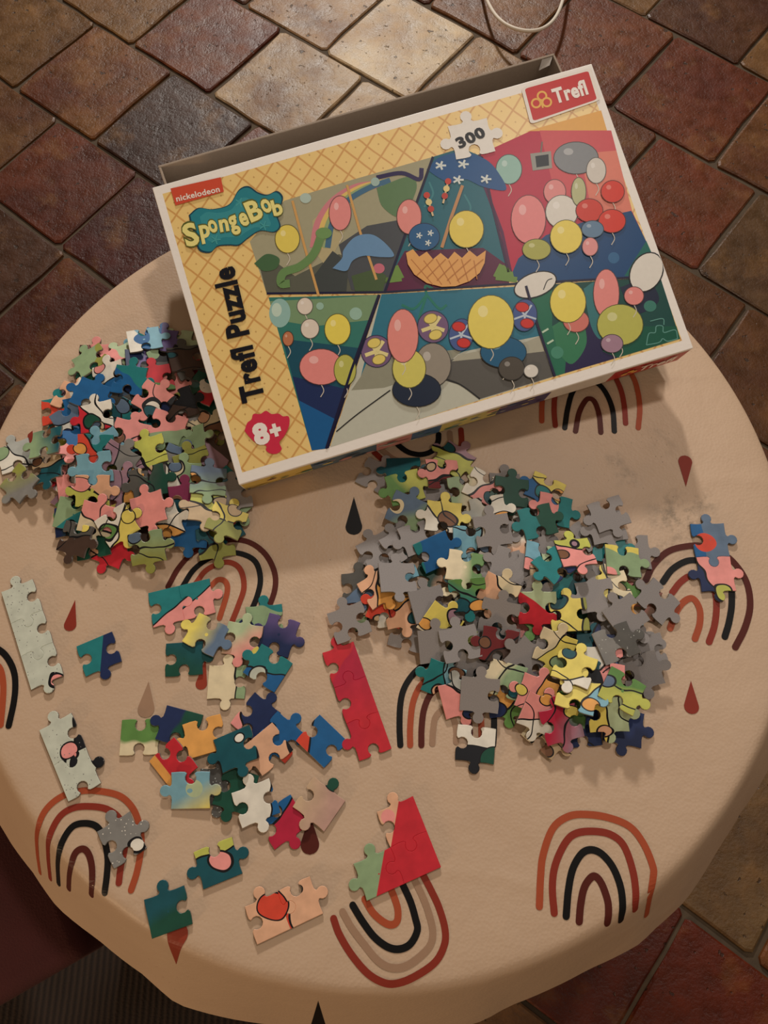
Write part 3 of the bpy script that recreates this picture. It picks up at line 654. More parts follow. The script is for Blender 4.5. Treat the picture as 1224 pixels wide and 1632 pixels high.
tag(A.build('logo_splash'), 'teal splash behind the yellow lettering')
for ch, x, y, w, h, r in (('S', 215, 872, 62, 96, 16), ('p', 268, 838, 44, 62, 12), ('o', 306, 815, 38, 60, 20), ('n', 350, 812, 40, 58, 10), ('g', 395, 800, 40, 64, 20), ('e', 440, 786, 38, 62, 18), ('B', 492, 762, 62, 88, 22), ('o', 540, 728, 42, 66, 24), ('b', 584, 742, 44, 68, 14)):
    c = Z1('a1', x, y); a = math.radians(r); dx, dy = w / 2.72 / 2 * math.cos(a), -w / 2.72 / 2 * math.sin(a); cp = 0.70 if ch in 'SBb' else 0.55
    lettering(ch, (c[0] - dx * 1.12, c[1] - dy * 1.12), (c[0] + dx * 1.12, c[1] + dy * 1.12), h / 2.72 * 1.03, (92,98,44), 0.075, 56, cap=cp, name='logo_letter_outline')
    lettering(ch, (c[0] - dx, c[1] - dy), (c[0] + dx, c[1] + dy), h / 2.72, (232,222,140), 0.035, 60, cap=cp, name='logo_letter')
lettering('Trefl Puzzle', (421,636), (371,424), 33, (16,16,26), 0.042, 46)
A = Art(); A.n = 42
A.poly(Z('a3', [(250,715),(262,680),(280,665),(290,640),(320,640),(345,626),(370,640),(400,638),(420,650),(446,652),(448,690),(428,735),(405,765),(415,795),(395,815),(365,815),(345,800),(345,780),(305,770),(275,745)]), (206,48,76), True); tag(A.build('age_badge'), 'pinkish red shell-shaped age badge')
lettering('8', Z1('a3', 300, 778), Z1('a3', 368, 758), 30, (240,232,226), 0.06, 50); lettering('+', Z1('a3', 372, 752), Z1('a3', 420, 738), 26, (240,232,226), 0.06, 50, cap=0.75)
def rrect(P, k=0.1):
    out = []
    P = [np.array(p, float) for p in P]
    for i in range(4):
        a, b, c = P[i-1], P[i], P[(i+1) % 4]
        for t in np.linspace(0, 1, 5):
            p0 = b + (a - b) * k; p1 = b + (c - b) * k * 1.0; out.append((1-t)**2 * p0 + 2*t*(1-t) * b + t*t * p1)
    return [tuple(p) for p in out]
A = Art(); A.n = 42
red = Z('a2', [(510,188),(774,114),(810,232),(546,322)]); rc = np.mean(red, axis=0)
A.poly(rrect([tuple(rc + (np.array(p) - rc) * (1.10, 1.13)) for p in red], .08), (232,224,216)); A.poly(rrect(red, .06), (196,44,44))
for dx, dy in ((-20, 8), (4, -22), (24, 4)):
    c = Z1('a2', 578 + dx, 240 + dy); A.ell(c, 8.4, 8.2, (232,180,84)); A.ell(c, 5.4, 5.2, (196,44,44))
A.stroke([Z1('a2', 578, 240), Z1('a2', 586, 268)], 2.6, (232,180,84), False)
tag(A.build('brand_badge'), 'red badge with yellow clover')
lettering('Trefl', Z1('a2', 637, 249), Z1('a2', 775, 208), 24, (240,232,226), 0.04, 54, shear=0.05)

# puzzle outline (shared by the badge on the lid and the real pieces)
PW, PH, PT = 0.0296, 0.0264, 0.0019
def edge_pts(p0, p1, kind):
    p0 = np.array(p0, float); p1 = np.array(p1, float); L = np.linalg.norm(p1 - p0); d = (p1 - p0) / L; o = np.array([d[1], -d[0]])
    if kind == 'f': return [p0]
    s = 1 if kind == 't' else -1; R = 0.0043; h = 0.0044; nk = 0.0031; pts = [p0]
    pts.append(p0 + d * (L * 0.22) + o * s * -0.0004)
    def P(x, y): return p0 + d * (L / 2 + x) + o * s * y
    pts += [P(-nk - 0.0014, -0.0002), P(-nk, 0.0009)]
    for a in np.linspace(math.radians(222), math.radians(-42), 10): pts.append(P(R * math.cos(a), h + R * math.sin(a)))
    pts += [P(nk, 0.0009), P(nk + 0.0014, -0.0002)]
    pts.append(p0 + d * (L * 0.78) + o * s * -0.0004)
    return pts
def outline(sides, w=PW, h=PH):
    """sides: right, top, left, bottom; counter-clockwise outline"""
    r, t, l, b = sides; c = [(-w/2, -h/2), (w/2, -h/2), (w/2, h/2), (-w/2, h/2)]
    return edge_pts(c[0], c[1], b) + edge_pts(c[1], c[2], r) + edge_pts(c[2], c[3], t) + edge_pts(c[3], c[0], l)
A = Art(); A.n = 44
c = lid_uv(Z1('a2', 290, 395)); a0 = math.radians(-4); k = 1.18
A.poly_uv([c + k * np.array([q[0] * math.cos(a0) - q[1] * math.sin(a0), q[0] * math.sin(a0) + q[1] * math.cos(a0)]) for q in outline('tttb')], (232,228,222)); tag(A.build('piece_count_badge'), 'white jigsaw-shaped badge')
lettering('300', Z1('a2', 240, 436), Z1('a2', 352, 382), 17, (24,24,32), 0.05, 54)
# front side wall print
def wall_art(name, segs, label=None):
    A = Art(True); A.n = 1
    for x0, x1, col in segs: A.poly_uv([(x0, -0.0055), (x1, -0.0055), (x1, -LH + .0004), (x0, -LH + .0004)], col)
    return tag(A.build(name), label)
A = Art(True)
def wx(p): return float(lid_uv(p, True)[0])
b0 = [(-LW/2 + .001, wx((497,745)), (226,196,104)), (wx((497,745)), wx((600,715)), (84,110,130)), (wx((600,715)), wx((655,700)), (206,140,136)), (wx((655,700)), wx((700,688)), (70,106,150)), (wx((700,688)), wx((790,660)), (208,196,120)), (wx((790,660)), wx((865,640)), (66,62,110)), (wx((865,640)), wx((965,608)), (222,216,208)), (wx((965,608)), LW/2 - .001, (178,48,42))]
for x0, x1, col in b0: A.poly_uv([(x0, -0.0045), (x1, -0.0045), (x1, -LH + .0004), (x0, -LH + .0004)], col)
rs = random.Random(3)
for k in range(46):
    x = rs.uniform(-LW/2 + .01, wx((860,640))); y = rs.uniform(-LH + .004, -.008); rr = rs.uniform(.0012, .004)
    A.poly_uv([(x + rr * 1.8 * math.cos(t), y + rr * .7 * math.sin(t)) for t in np.linspace(0, 2 * math.pi, 10, endpoint=False)], rs.choice([(60,100,150),(214,150,140),(226,206,120),(46,70,92),(190,200,190),(120,60,60),(70,130,120)]))
A.build('side_print')
ra = wx((985,600)); rb = LW/2 - .008
A2 = Art(True); V, Fc = text_mesh('Trefl', 0.03); x0, x1 = V[:, 0].min(), V[:, 0].max()
A2.mb.add([A2.P3((ra + .016 + (rb - ra - .018) * (v[0] - x0) / (x1 - x0), -LH + .010 + v[1] * 0.020), 70) for v in V], Fc, flat((236,226,218), 0.4, 0.03)); A2.build('lettering')
A2 = Art(True); A2.n = 70
for dx, dy in ((0, 0), (.0045, .005), (.009, 0)):
    A2.poly_uv([(ra + .003 + dx + .003 * math.cos(t), -LH + .014 + dy + .003 * math.sin(t)) for t in np.linspace(0, 2 * math.pi, 14, endpoint=False)], (232,180,84))
A2.build('clover_print')

# ------------------------------------------------------------------ puzzle pieces
C = {'white': (226,220,206), 'cream': (222,206,170), 'light grey': (176,178,172), 'grey': (130,128,124), 'dark grey': (84,82,78), 'black': (24,26,32), 'red': (196,42,54), 'crimson': (176,34,62),
     'pink': (232,150,144), 'peach': (222,172,138), 'orange': (226,162,84), 'red orange': (212,72,52), 'yellow': (226,208,104), 'yellow green': (190,192,92), 'olive': (146,148,72), 'sage': (140,164,124), 'pale green': (180,196,158),
     'green': (96,138,72), 'dark green': (24,74,58), 'teal': (36,122,124), 'dark teal': (24,80,90), 'light blue': (122,172,190), 'blue': (30,94,148), 'navy': (30,44,84), 'purple': (96,80,130), 'mauve': (156,122,136), 'dusty pink': (184,146,132), 'magenta': (124,36,72), 'brown': (120,82,58), 'dark brown': (72,54,46), 'dark red': (110,34,36), 'tan': (198,172,136), 'slate': (96,116,140), 'pale grey': (196,200,184)}
_pm = {}
def piece_mesh(sides, w, h):
    key = (sides, round(w, 5), round(h, 5))
    if key in _pm: return _pm[key]
    P = outline(sides, w, h); N = len(P); v = []; f = []; mi = []
    nrm = []
    for i in range(N):
        d = P[(i+1) % N] - P[i-1]; d = d / (np.linalg.norm(d) + 1e-9); nrm.append(np.array([d[1], -d[0]]))
    for inset, z in ((0.00035, PT), (0.0, PT - 0.00035), (0.0, 0.0)): v += [(*(P[i] - nrm[i] * inset), z) for i in range(N)]
    f.append(tuple(range(N))); mi.append(0)
    f.append(tuple(range(3 * N - 1, 2 * N - 1, -1))); mi.append(1)
    for i in range(N):
        j = (i + 1) % N; f.append((i, N + i, N + j, j)); mi.append(0); f.append((N + i, 2 * N + i, 2 * N + j, N + j)); mi.append(2)
    _pm[key] = pyd('puzzle_piece', v, f, [M_PIECE, M_BACK, M_EDGE], mi); return _pm[key]
def style(o, a, b=None, c=None, ang=0.0, off=0.0, soft=0.03, line=0.0, wob=1.0, circ=(0, 0, 0), speck=None, seed=None, d=None, dc=(0, 0, 0), arc=(0, 0, 0)):
    """colour fields of one printed piece: a | b beyond a line at ang/off, disc c"""
    o['ca'] = lin(C[a]); o['cb'] = lin(C[b or a]); o['cc'] = lin(C[c or a]); o['cs'] = lin(C[speck or 'white']); o['speck'] = 1.0 if speck else 0.0
    o['cd'] = lin(C[d or a]); o['pd'] = tuple(map(float, dc)); o['pe'] = tuple(map(float, arc))
    t = math.radians(ang); o['pa'] = (math.cos(t), math.sin(t), float(off) if b else 9.0); o['pb'] = (float(soft), float(line), float(wob)); o['pc'] = tuple(map(float, circ)) if c else (0.0, 0.0, 0.0)
    o['seed'] = (random.uniform(0, 50), random.uniform(0, 50), random.uniform(0, 9)) if seed is None else seed

# resting on what lies below: a height map of the table
GX0, GY0, GS = -0.37, -0.16, 0.001
HM = np.full((760, 740), TZ + 0.0004)         # [iy, ix]
def in_poly(P, X, Y):
    ins = np.zeros(X.shape, bool); n = len(P)
    for i in range(n):
        x0, y0 = P[i - 1]; x1, y1 = P[i]
        if y0 == y1: continue
        ins ^= ((Y < y0) != (Y < y1)) & (X < (x1 - x0) * (Y - y0) / (y1 - y0) + x0)
    return ins
def settle(poly, xy, yaw, maxtilt=0.45):
    """lowest resting plane of the outline at xy"""
    ca, sa = math.cos(yaw), math.sin(yaw); Q = [(p[0] * ca - p[1] * sa, p[0] * sa + p[1] * ca) for p in poly]
    ix = int(round((xy[0] - GX0) / GS)); iy = int(round((xy[1] - GY0) / GS)); r = 26
    gx, gy = np.meshgrid(np.arange(-r, r + 1) * GS, np.arange(-r, r + 1) * GS); m = in_poly(Q, gx, gy)
    sub = HM[iy - r:iy + r + 1, ix - r:ix + r + 1]; h = sub[m]; dx = gx[m]; dy = gy[m]
    kk = max(1, int(len(h) * 0.035))
    def c(a, b):                               # soft cardboard gives a little: the highest few cells may press in
        return np.partition(h - a * dx - b * dy, -kk)[-kk]
    a = b = 0.0; best = c(0, 0); st = 0.16
    while st > 0.004:
        mv = False
        for da, db in ((st, 0), (-st, 0), (0, st), (0, -st), (st, st), (-st, st), (st, -st), (-st, -st)):
            if math.hypot(a + da, b + db) > maxtilt: continue
            q = c(a + da, b + db)
            if q < best - 1e-7: best, a, b, mv = q, a + da, b + db, True; break
        if not mv: st /= 2
    return best, a, b, (iy, ix, r, m, dx, dy)
def commit(z0, a, b, info, th=PT):
    iy, ix, r, m, dx, dy = info; sub = HM[iy - r:iy + r + 1, ix - r:ix + r + 1]
    sub[m] = np.maximum(sub[m], z0 + a * dx + b * dy + th * math.sqrt(1 + a * a + b * b) + 0.0001)
def plane_m(xy, z0, a, b, yaw, flip=False):
    n = Vector((-a, -b, 1)).normalized(); x = Vector((math.cos(yaw), math.sin(yaw), 0)); x = (x - n * x.dot(n)).normalized(); y = n.cross(x)
    if flip:
        return Matrix(((x.x, -y.x, -n.x, xy[0] + n.x * PT), (x.y, -y.y, -n.y, xy[1] + n.y * PT), (x.z, -y.z, -n.z, z0 + n.z * PT), (0, 0, 0, 1)))
    return Matrix(((x.x, y.x, n.x, xy[0]), (x.y, y.y, n.y, xy[1]), (x.z, y.z, n.z, z0), (0, 0, 0, 1)))
def px_yaw(p, deg, z=TZ):
    a = at(p, z)[:2]; t = math.radians(deg); b = at((p[0] + 10 * math.cos(t), p[1] - 10 * math.sin(t)), z)[:2]; d = b - a; return math.atan2(d[1], d[0])
ALL = []
def put(px, deg, sides='tbtb', flip=False, w=PW, h=PH, tilt=0.34, **st):
    """a loose piece whose centre shows at pixel px, resting on what is there"""
    poly = outline(sides, w, h)
    if flip: poly = [(p[0], -p[1]) for p in poly][::-1]
    z = TZ; yaw = px_yaw(px, deg)
    for _ in range(3):
        xy = at(px, z)[:2]; z0, a, b, info = settle(poly, xy, yaw, tilt); z = z0 + PT
    commit(z0, a, b, info)
    o = link('puzzle_piece', piece_mesh(sides, w, h)); o.matrix_world = plane_m(xy, z0, a, b, yaw, flip)
    if flip: style(o, random.choice(list(C)))
    else: style(o, **st)
    o['_px'] = tuple(map(float, px)); ALL.append(o); return o

# --- joined strips
def strip(name, label, cat, org, xe, nx, cells, dims=None, ye=None):
    """org, xe: pixels of the lattice corner and of the end of nx units along its x direction"""
    w, h = dims or (PW, PH)
    a = at(org, TZ)[:2]; b = at(xe, TZ)[:2]; d = (b - a); yaw = math.atan2(d[1], d[0]); sc = np.linalg.norm(d) / (nx * w); w *= sc
    M = Matrix.Translation((a[0], a[1], TZ + 0.0007)) @ Matrix.Rotation(yaw, 4, 'Z'); root = empty(name, M); tag(root, label, cat)
    for i, j, sides, st in cells:
        o = link('puzzle_piece', piece_mesh(sides, w, h), root); o.location = ((i + .5) * w, (j + .5) * h, 0); style(o, **st)
        P = outline(sides, w, h); q = M @ Vector(((i + .5) * w, (j + .5) * h, 0))
        Qp = [(p[0] * math.cos(yaw) - p[1] * math.sin(yaw), p[0] * math.sin(yaw) + p[1] * math.cos(yaw)) for p in P]
        ix = int(round((q.x - GX0) / GS)); iy = int(round((q.y - GY0) / GS)); r = 26
        gx, gy = np.meshgrid(np.arange(-r, r + 1) * GS, np.arange(-r, r + 1) * GS); m = in_poly(Qp, gx, gy)
        sub = HM[iy - r:iy + r + 1, ix - r:ix + r + 1]; sub[m] = np.maximum(sub[m], TZ + 0.0007 + PT + 0.0001)
    return root
PG = dict(a='pale grey', speck='grey')
strip('joined_puzzle_strip', 'strip of three joined pale grey speckled puzzle pieces at the left table edge', 'puzzle pieces', Z1('b2', 15, 252), Z1('b2', 200, 856), 3,
      [(0, 0, 'tbtf', PG), (1, 0, 'tbbf', PG), (2, 0, 'tbbf', dict(a='pale grey', c='pink', circ=(1.0, .55, .42), line=.05, speck='grey'))])
strip('joined_puzzle_strip', 'two joined pale grey puzzle pieces with pink and black patches by the lower left rainbow', 'puzzle pieces', Z1('b2', 250, 1105), Z1('b2', 430, 1545), 2,
      [(0, 0, 'tbtf', dict(a='pale grey', b='black', ang=62, off=.62, c='pink', circ=(.72, .1, .40), line=.05, speck='grey')), (1, 0, 'btbf', dict(a='pale grey', b='black', ang=90, off=1.0, line=.05, c='pink', circ=(-1.0, .1, .34), speck='grey'))])
strip('joined_puzzle_strip', 'straight strip of three joined crimson puzzle pieces beside the middle rainbow', 'puzzle pieces', Z1('b6', 735, 985), Z1('b6', 425, 118), 3,
      [(0, 0, 'btbf', dict(a='red', b='crimson', ang=60, off=.9, soft=2.0)), (1, 0, 'tbtf', dict(a='red', b='crimson', ang=0, off=.2, soft=2.5)), (2, 0, 'tbbf', dict(a='crimson', b='red', ang=40, off=.1, soft=.12))])
strip('joined_puzzle_corner', 'three joined puzzle pieces forming a red triangular corner below the piles', 'puzzle pieces', Z1('b7', 395, 910), Z1('b7', 945, 660), 2,
      [(1, 0, 'fbtf', dict(a='red')), (1, 1, 'ftbt', dict(a='red', b='peach', ang=147, off=.32, soft=.03, wob=.0, c='pink', circ=(-.55, .45, .35))), (0, 0, 'bttf', dict(a='red', b='sage', ang=147, off=-.08, soft=.03, wob=0.))])
strip('joined_puzzle_pair', 'two joined peach puzzle pieces with a red claw shape near the bottom edge', 'puzzle pieces', Z1('b5', 800, 668), Z1('b5', 1098, 527), 2,
      [(0, 0, 'ttbf', dict(a='peach', c='red orange', circ=(.45, .35, .72), line=.04)), (1, 0, 'tbbf', dict(a='peach', b='red orange', ang=180, off=.72, line=.04, c='light grey', circ=(.2, .62, .2)))])
strip('joined_puzzle_pair', 'two joined teal and pink puzzle pieces with a straight top edge', 'puzzle pieces', Z1('b3', 238, 318), Z1('b3', 548, 242), 2,
      [(0, 0, 'tfbt', dict(a='teal', b='pink', ang=-62, off=.35, line=.04, wob=.3)), (1, 0, 'tfbb', dict(a='teal', b='pink', ang=-62, off=-.1, line=.04, wob=.3))], dims=(PH, PW))
strip('joined_puzzle_pair', 'two joined blue, red and pink puzzle pieces on the right rainbow', 'puzzle pieces', Z1('a7', 945, 610), Z1('a7', 1110, 606), 1,
      [(0, 0, 'tbtt', dict(a='pink', b='navy', ang=200, off=.5, line=.05, c='yellow green', circ=(.2, -1.1, .55))), (0, 1, 'ttbt', dict(a='slate', b='blue', ang=170, off=.35, line=.0, c='red orange', circ=(-.3, -.2, .6)))], dims=(PH, PW))

LAB = []
def loose(label, px, deg, sides, flip=False, **st):
    o = put(px, deg, sides, flip, **st); tag(o, label, 'puzzle piece', 'loose puzzle pieces in front of the heaps'); del o['_px']; return o
loose('teal and navy diagonal puzzle piece lying alone at the left', Z1('b2', 612, 630), 23, 'bfbt', a='teal', b='navy', ang=-22, off=.15, wob=0)
loose('dark green puzzle piece beside the rust drop, under the yellow and blue one', Z1('b3', 388, 470), 4, 'tfbb', a='dark green', b='dark teal', ang=70, off=.1, soft=1.5)
loose('greenish puzzle piece with a navy disc and teal tip in the upper cluster', (421, 990), 5, 'bttb', a='sage', b='teal', ang=80, off=.7, c='navy', circ=(-.9, -.3, .5))
loose('narrow dark purple puzzle piece at the right of the upper cluster', (444, 1012), 70, 'btbt', a='navy', b='purple', ang=0, off=.2, soft=1.0)
loose('pink, grey and yellow blurred puzzle piece in the upper cluster', Z1('b3', 680, 375), -10, 'btbt', a='pale green', b='pink', ang=-50, off=.1, soft=1.2, c='yellow', circ=(1.0, -.7, .4))
loose('yellow to blue gradient puzzle piece leaning on the teal and pink pair', Z1('b3', 497, 350), -27, 'tbtb', a='yellow', b='slate', ang=0, off=-.1, soft=1.3)
loose('cream puzzle piece with green right side below the upper cluster', Z1('b3', 600, 586), 0, 'btft', a='cream', b='sage', ang=0, off=.45, line=.05)
loose('teal puzzle piece with a white splash pattern right of the cream one', Z1('b3', 805, 515), -32, 'fbtb', a='teal', b='blue', ang=-70, off=.2, line=.05, c='pale grey', circ=(-.3, -.6, .45))
loose('leafy green and cream puzzle piece at the left end of the lower cluster', Z1('b4', 165, 265), 2, 'tbfb', a='green', b='cream', ang=-100, off=.25, soft=.2)
loose('navy and dark green puzzle piece with a straight upper edge', Z1('b4', 362, 215), -15, 'bftb', a='navy', b='dark green', ang=-10, off=-.1, soft=.15)
loose('plain orange puzzle piece in the lower cluster', Z1('b4', 490, 262), 17, 'bbtf', a='orange')
loose('red puzzle piece with an orange corner in the lower cluster', Z1('b4', 335, 400), -52, 'tbbf', a='red', b='orange', ang=-90, off=.45, wob=0)
loose('dark speckled grey puzzle piece half under the bubble piece', Z1('b4', 560, 515), 0, 'btbt', a='dark grey', speck='light grey')
loose('dark green puzzle piece right of the speckled one in the lower cluster', Z1('b4', 645, 530), 70, 'fbtb', a='dark green')
loose('blue, yellow and purple gradient puzzle piece with a bubble', Z1('b4', 420, 530), 2, 'tbtf', a='light blue', b='yellow', ang=-60, off=.6, soft=1.2, wob=.15, c='pale green', circ=(.2, .1, .42))
loose('navy puzzle piece with a pink crescent on top of the lower cluster', Z1('b4', 745, 170), 52, 'tbbt', a='navy', b='pink', ang=140, off=.6, line=.04)
loose('blue puzzle piece with a red corner beside the peach one', Z1('b4', 872, 265), -40, 'btbt', a='blue', b='red orange', ang=-20, off=.9, line=.05)
loose('peach puzzle piece with a black notch in the lower cluster', Z1('b4', 802, 325), 40, 'bftb', a='peach', b='black', ang=-30, off=1.05)
loose('dark teal puzzle piece with a white bar and pink tab', Z1('b4', 648, 325), 22, 'bftt', a='dark teal', b='pink', ang=-30, off=1.15, line=.05, d='white', dc=(.25, .45, .17))
loose('blue puzzle piece with a red arc left of the crimson strip', Z1('b4', 1075, 285), -44, 'bfbf', a='blue', b='red orange', ang=215, off=.62, line=.06, wob=.5)
loose('crimson puzzle piece with a blue band beside the white one', Z1('b4', 880, 690), 35, 'fbbt', a='crimson', b='blue', ang=110, off=.3, line=.04)
loose('white puzzle piece lying on the crimson and blue one', Z1('b4', 745, 595), 22, 'btbt', a='white', b='blue', ang=-15, off=.75, line=.05)
loose('pinkish grey puzzle piece with a dark green tab near the brown drop', Z1('b4', 1062, 600), -38, 'ftbt', a='dusty pink', b='tan', ang=200, off=.4, soft=2.0, d='dark green', dc=(0, 1.25, .42))
loose('grey speckled puzzle piece with a white spoon shape on the lower left rainbow', Z1('b5', 182, 195), -65, 'bttb', a='grey', speck='white', c='white', circ=(.55, .5, .38), line=.06)
loose('pink, teal and yellow puzzle piece near the crimson one', Z1('b5', 618, 300), 22, 'tbtf', a='dark teal', b='yellow green', ang=90, off=.45, line=.05, c='pink', circ=(.15, .1, .5))
loose('dark teal puzzle piece covering the rust drop at the bottom', Z1('b5', 392, 522), 20, 'btff', a='dark teal', b='dark green', ang=-70, off=-.1, soft=.6)
loose('white and black puzzle piece at the foot of the middle rainbow', Z1('a8', 835, 865), -7, 'fbbt', a='white', b='black', ang=-90, off=.1, line=.03, wob=.3, c='dark green', circ=(1.0, -.8, .75))

# --- the two heaps
RS = random.Random(11)
SIDES = ['tbtb', 'btbt', 'ttbb', 'bbtt', 'tbbt', 'bttb', 'tttb', 'bbbt', 'tbfb', 'btft']
LIDN = LID_M.to_3x3() @ Vector((0, 0, 1))
def lid_under(x, y):
    """height of the underside of the lid above a point (None outside it)"""
    q = LID_M.inverted() @ Vector((x, y, TZ + 0.05))
    if abs(q.x) < LW/2 + .004 and abs(q.y) < LD/2 + .004: return True
    return False
def in_px_poly(P, p): return bool(in_poly(P, np.array([p[0]]), np.array([p[1]]))[0])
def fill(poly, n, label, group, greys, pal, core):
    done = 0; xs = [p[0] for p in poly]; ys = [p[1] for p in poly]
    while done < n:
        p = (RS.uniform(min(xs), max(xs)), RS.uniform(min(ys), max(ys)))
        if RS.random() < 0.5: p = (core[0] + (p[0] - core[0]) * .6, core[1] + (p[1] - core[1]) * .6)
        if not in_px_poly(poly, p): continue
        best = None
        for _ in range(9):                     # pieces slide down to where the heap is low
            q = (p[0] + RS.uniform(-60, 60), p[1] + RS.uniform(-60, 60))
            if not in_px_poly(poly, q): continue
            xy = at(q, TZ)[:2]; ix = int((xy[0] - GX0) / GS); iy = int((xy[1] - GY0) / GS); hh = HM[iy - 13:iy + 14, ix - 13:ix + 14].mean()
            if best is None or hh < best[0]: best = (hh, q)
        if best: p = best[1]
        g = RS.random() < greys
        st = {} if g else dict(a=RS.choice(pal), b=RS.choice(pal), ang=RS.uniform(0, 360), off=RS.uniform(-.4, .4), line=RS.choice([0, .04]), soft=RS.choice([.03, .5]))
        o = put(p, RS.uniform(0, 360), RS.choice(SIDES), g, **st); del o['_px']; tag(o, label, 'puzzle piece', group); done += 1
PAL = ['teal', 'dark teal', 'blue', 'pink', 'yellow green', 'sage', 'green', 'dark green', 'navy', 'cream', 'dark grey', 'grey', 'mauve', 'peach', 'white', 'brown', 'red', 'light blue', 'olive', 'dark brown']
LEFT = Z('a5', [(400,190),(560,160),(760,120),(880,190),(960,330),(1000,560),(1060,760),(1090,900),(1040,1020),(880,1010),(740,1080),(540,1090),(330,1010),(330,830),(300,600),(270,450),(330,330)])
RIGHT = Z('a6', [(350,180),(800,190),(1150,330),(1500,420),(1900,500),(2000,800),(2080,1300),(1950,1750),(1500,1850),(1250,1700),(1000,1500),(620,1250),(330,1080),(230,860),(400,640)])
fill(LEFT, 54, 'puzzle piece buried among others deep in the heap left of the box lid', 'buried pieces of the left heap', .12, PAL, Z1('a5', 640, 640))
fill(RIGHT, 52, 'puzzle piece buried among others deep in the heap in front of the box lid', 'buried pieces of the right heap', .5, PAL, Z1('a7', 250, 560))
HEAP = {'L': [], 'R': []}
def H(heap, crop, x, y, deg, a, b=None, c=None, sides=None, flip=False, **kw):
    k = dict(kw)
    if b and 'ang' not in k: k['ang'] = RS.uniform(0, 360)
    if b and 'off' not in k: k['off'] = RS.uniform(-.15, .35)
    if c and 'circ' not in k: k['circ'] = (RS.uniform(-.7, .7), RS.uniform(-.7, .7), RS.uniform(.35, .55))
    if b and 'line' not in k: k['line'] = RS.choice([0, .045])
    if k.get('line') and not flip: k['d'] = RS.choice(['orange', 'tan', 'pink', 'peach', 'sage', 'yellow', 'dark teal', 'slate', 'navy', 'brown']); t_ = RS.uniform(0, 6.28); k['dc'] = (.85 * math.cos(t_), .8 * math.sin(t_), RS.uniform(.3, .5)); k['arc'] = (2.2 * math.cos(t_ + 2), 2.2 * math.sin(t_ + 2), RS.uniform(1.7, 2.3))
    sd = sides or RS.choice(SIDES); px = Z1(crop, x, y)
    o = put(px, deg, sd, flip, **({} if flip else dict(a=a, b=b, c=c, **k)))
    words = ['grey face-down'] if flip else [a] + [q for q in (b, c) if q]
    HEAP[heap].append((o, px, ' '.join(words) if flip else (words[0] if len(words) == 1 else ', '.join(words[:-1]) + ' and ' + words[-1])))
def L(x, y, deg, a, b=None, c=None, **k): H('L', 'a5', x, y, deg, a, b, c, **k)
# left heap, lower pieces first
L(810,125,-5,'pale green'); L(1085,840,10,'x',flip=True); L(960,540,60,'brown','cream',line=.05); L(1000,640,70,'dark brown','mauve'); L(945,345,60,'dark green','red','white'); L(830,420,20,'black','dark brown')
L(270,445,10,'teal','red orange'); L(330,385,-20,'peach','white'); L(380,440,15,'white','blue',line=.05); L(330,490,30,'slate','white'); L(310,720,-10,'pink','white',line=.05); L(350,810,10,'pink','dark brown'); L(220,715,10,'dark teal','tan'); L(70,660,20,'white','light grey'); L(340,600,0,'blue','pink')
L(560,200,30,'pink','pale green'); L(660,220,10,'purple','navy'); L(770,215,20,'dark grey','black'); L(740,120,-5,'blue','purple'); L(720,300,15,'green','red'); L(600,370,0,'navy','slate'); L(540,455,10,'dark grey','sage'); L(600,480,-30,'teal','dark teal')
L(460,560,15,'teal','cream',line=.05); L(570,590,30,'dark red','pink'); L(880,590,10,'sage'); L(830,690,-20,'grey','slate'); L(900,700,20,'olive','orange'); L(850,760,0,'white','sage','cream',line=.05); L(870,860,10,'magenta'); L(820,960,0,'orange','brown'); L(880,1010,-3,'blue'); L(760,970,20,'white','orange',line=.05); L(590,930,20,'yellow','white','dark teal',line=.05)
L(340,930,-10,'teal','sage'); L(510,1090,-20,'peach','red','white',line=.05); L(430,1060,10,'dark green'); L(1000,1060,10,'dark teal','olive'); L(960,900,0,'tan','yellow green',line=.05)
L(670,120,15,'light blue','white','blue',ang=200,off=.1); L(860,205,15,'dark brown','dark grey',ang=90,off=.7,line=.05); L(420,215,28,'sage','olive',sides='bttb'); L(500,290,8,'white','blue',line=.05,ang=-70,off=.4); L(600,305,-8,'blue','teal',ang=60,off=.1); L(420,375,-20,'blue'); L(445,475,10,'white','red','dark green',line=.05)
L(715,400,-28,'pink','black','white',ang=-10,off=.75,line=.09,sides='btbt'); L(605,565,-10,'pink','magenta',ang=-80,off=.4,line=.05); L(775,525,-15,'pink','sage'); L(490,620,30,'cream','light blue',line=.05); L(440,630,0,'red orange','teal')
L(215,600,3,'sage','dark teal',soft=1.5,sides='bbtb'); L(90,785,-38,'grey','olive',soft=1.2,sides='tbbt'); L(690,640,15,'yellow green','mauve',ang=-160,off=.55,line=.06); L(545,680,-30,'grey','mauve'); L(575,800,-8,'mauve','orange',ang=-10,off=.3); L(440,715,8,'light blue',sides='bbtt'); L(430,820,0,'yellow green','peach',line=.05); L(690,780,14,'dark green','dark grey',soft=1.4,sides='tbtt')
L(965,775,2,'slate','sage',soft=1.2,sides='btbt'); L(690,905,14,'pink',sides='ttbt'); L(450,950,-14,'pink','cream'); L(545,980,30,'yellow','white','green',line=.05); L(350,1045,-16,'dark grey','dark brown',sides='tbbt'); L(1050,960,-15,'yellow','olive',line=.05); L(690,1090,10,'sage','olive',soft=1.5,sides='tbbt')

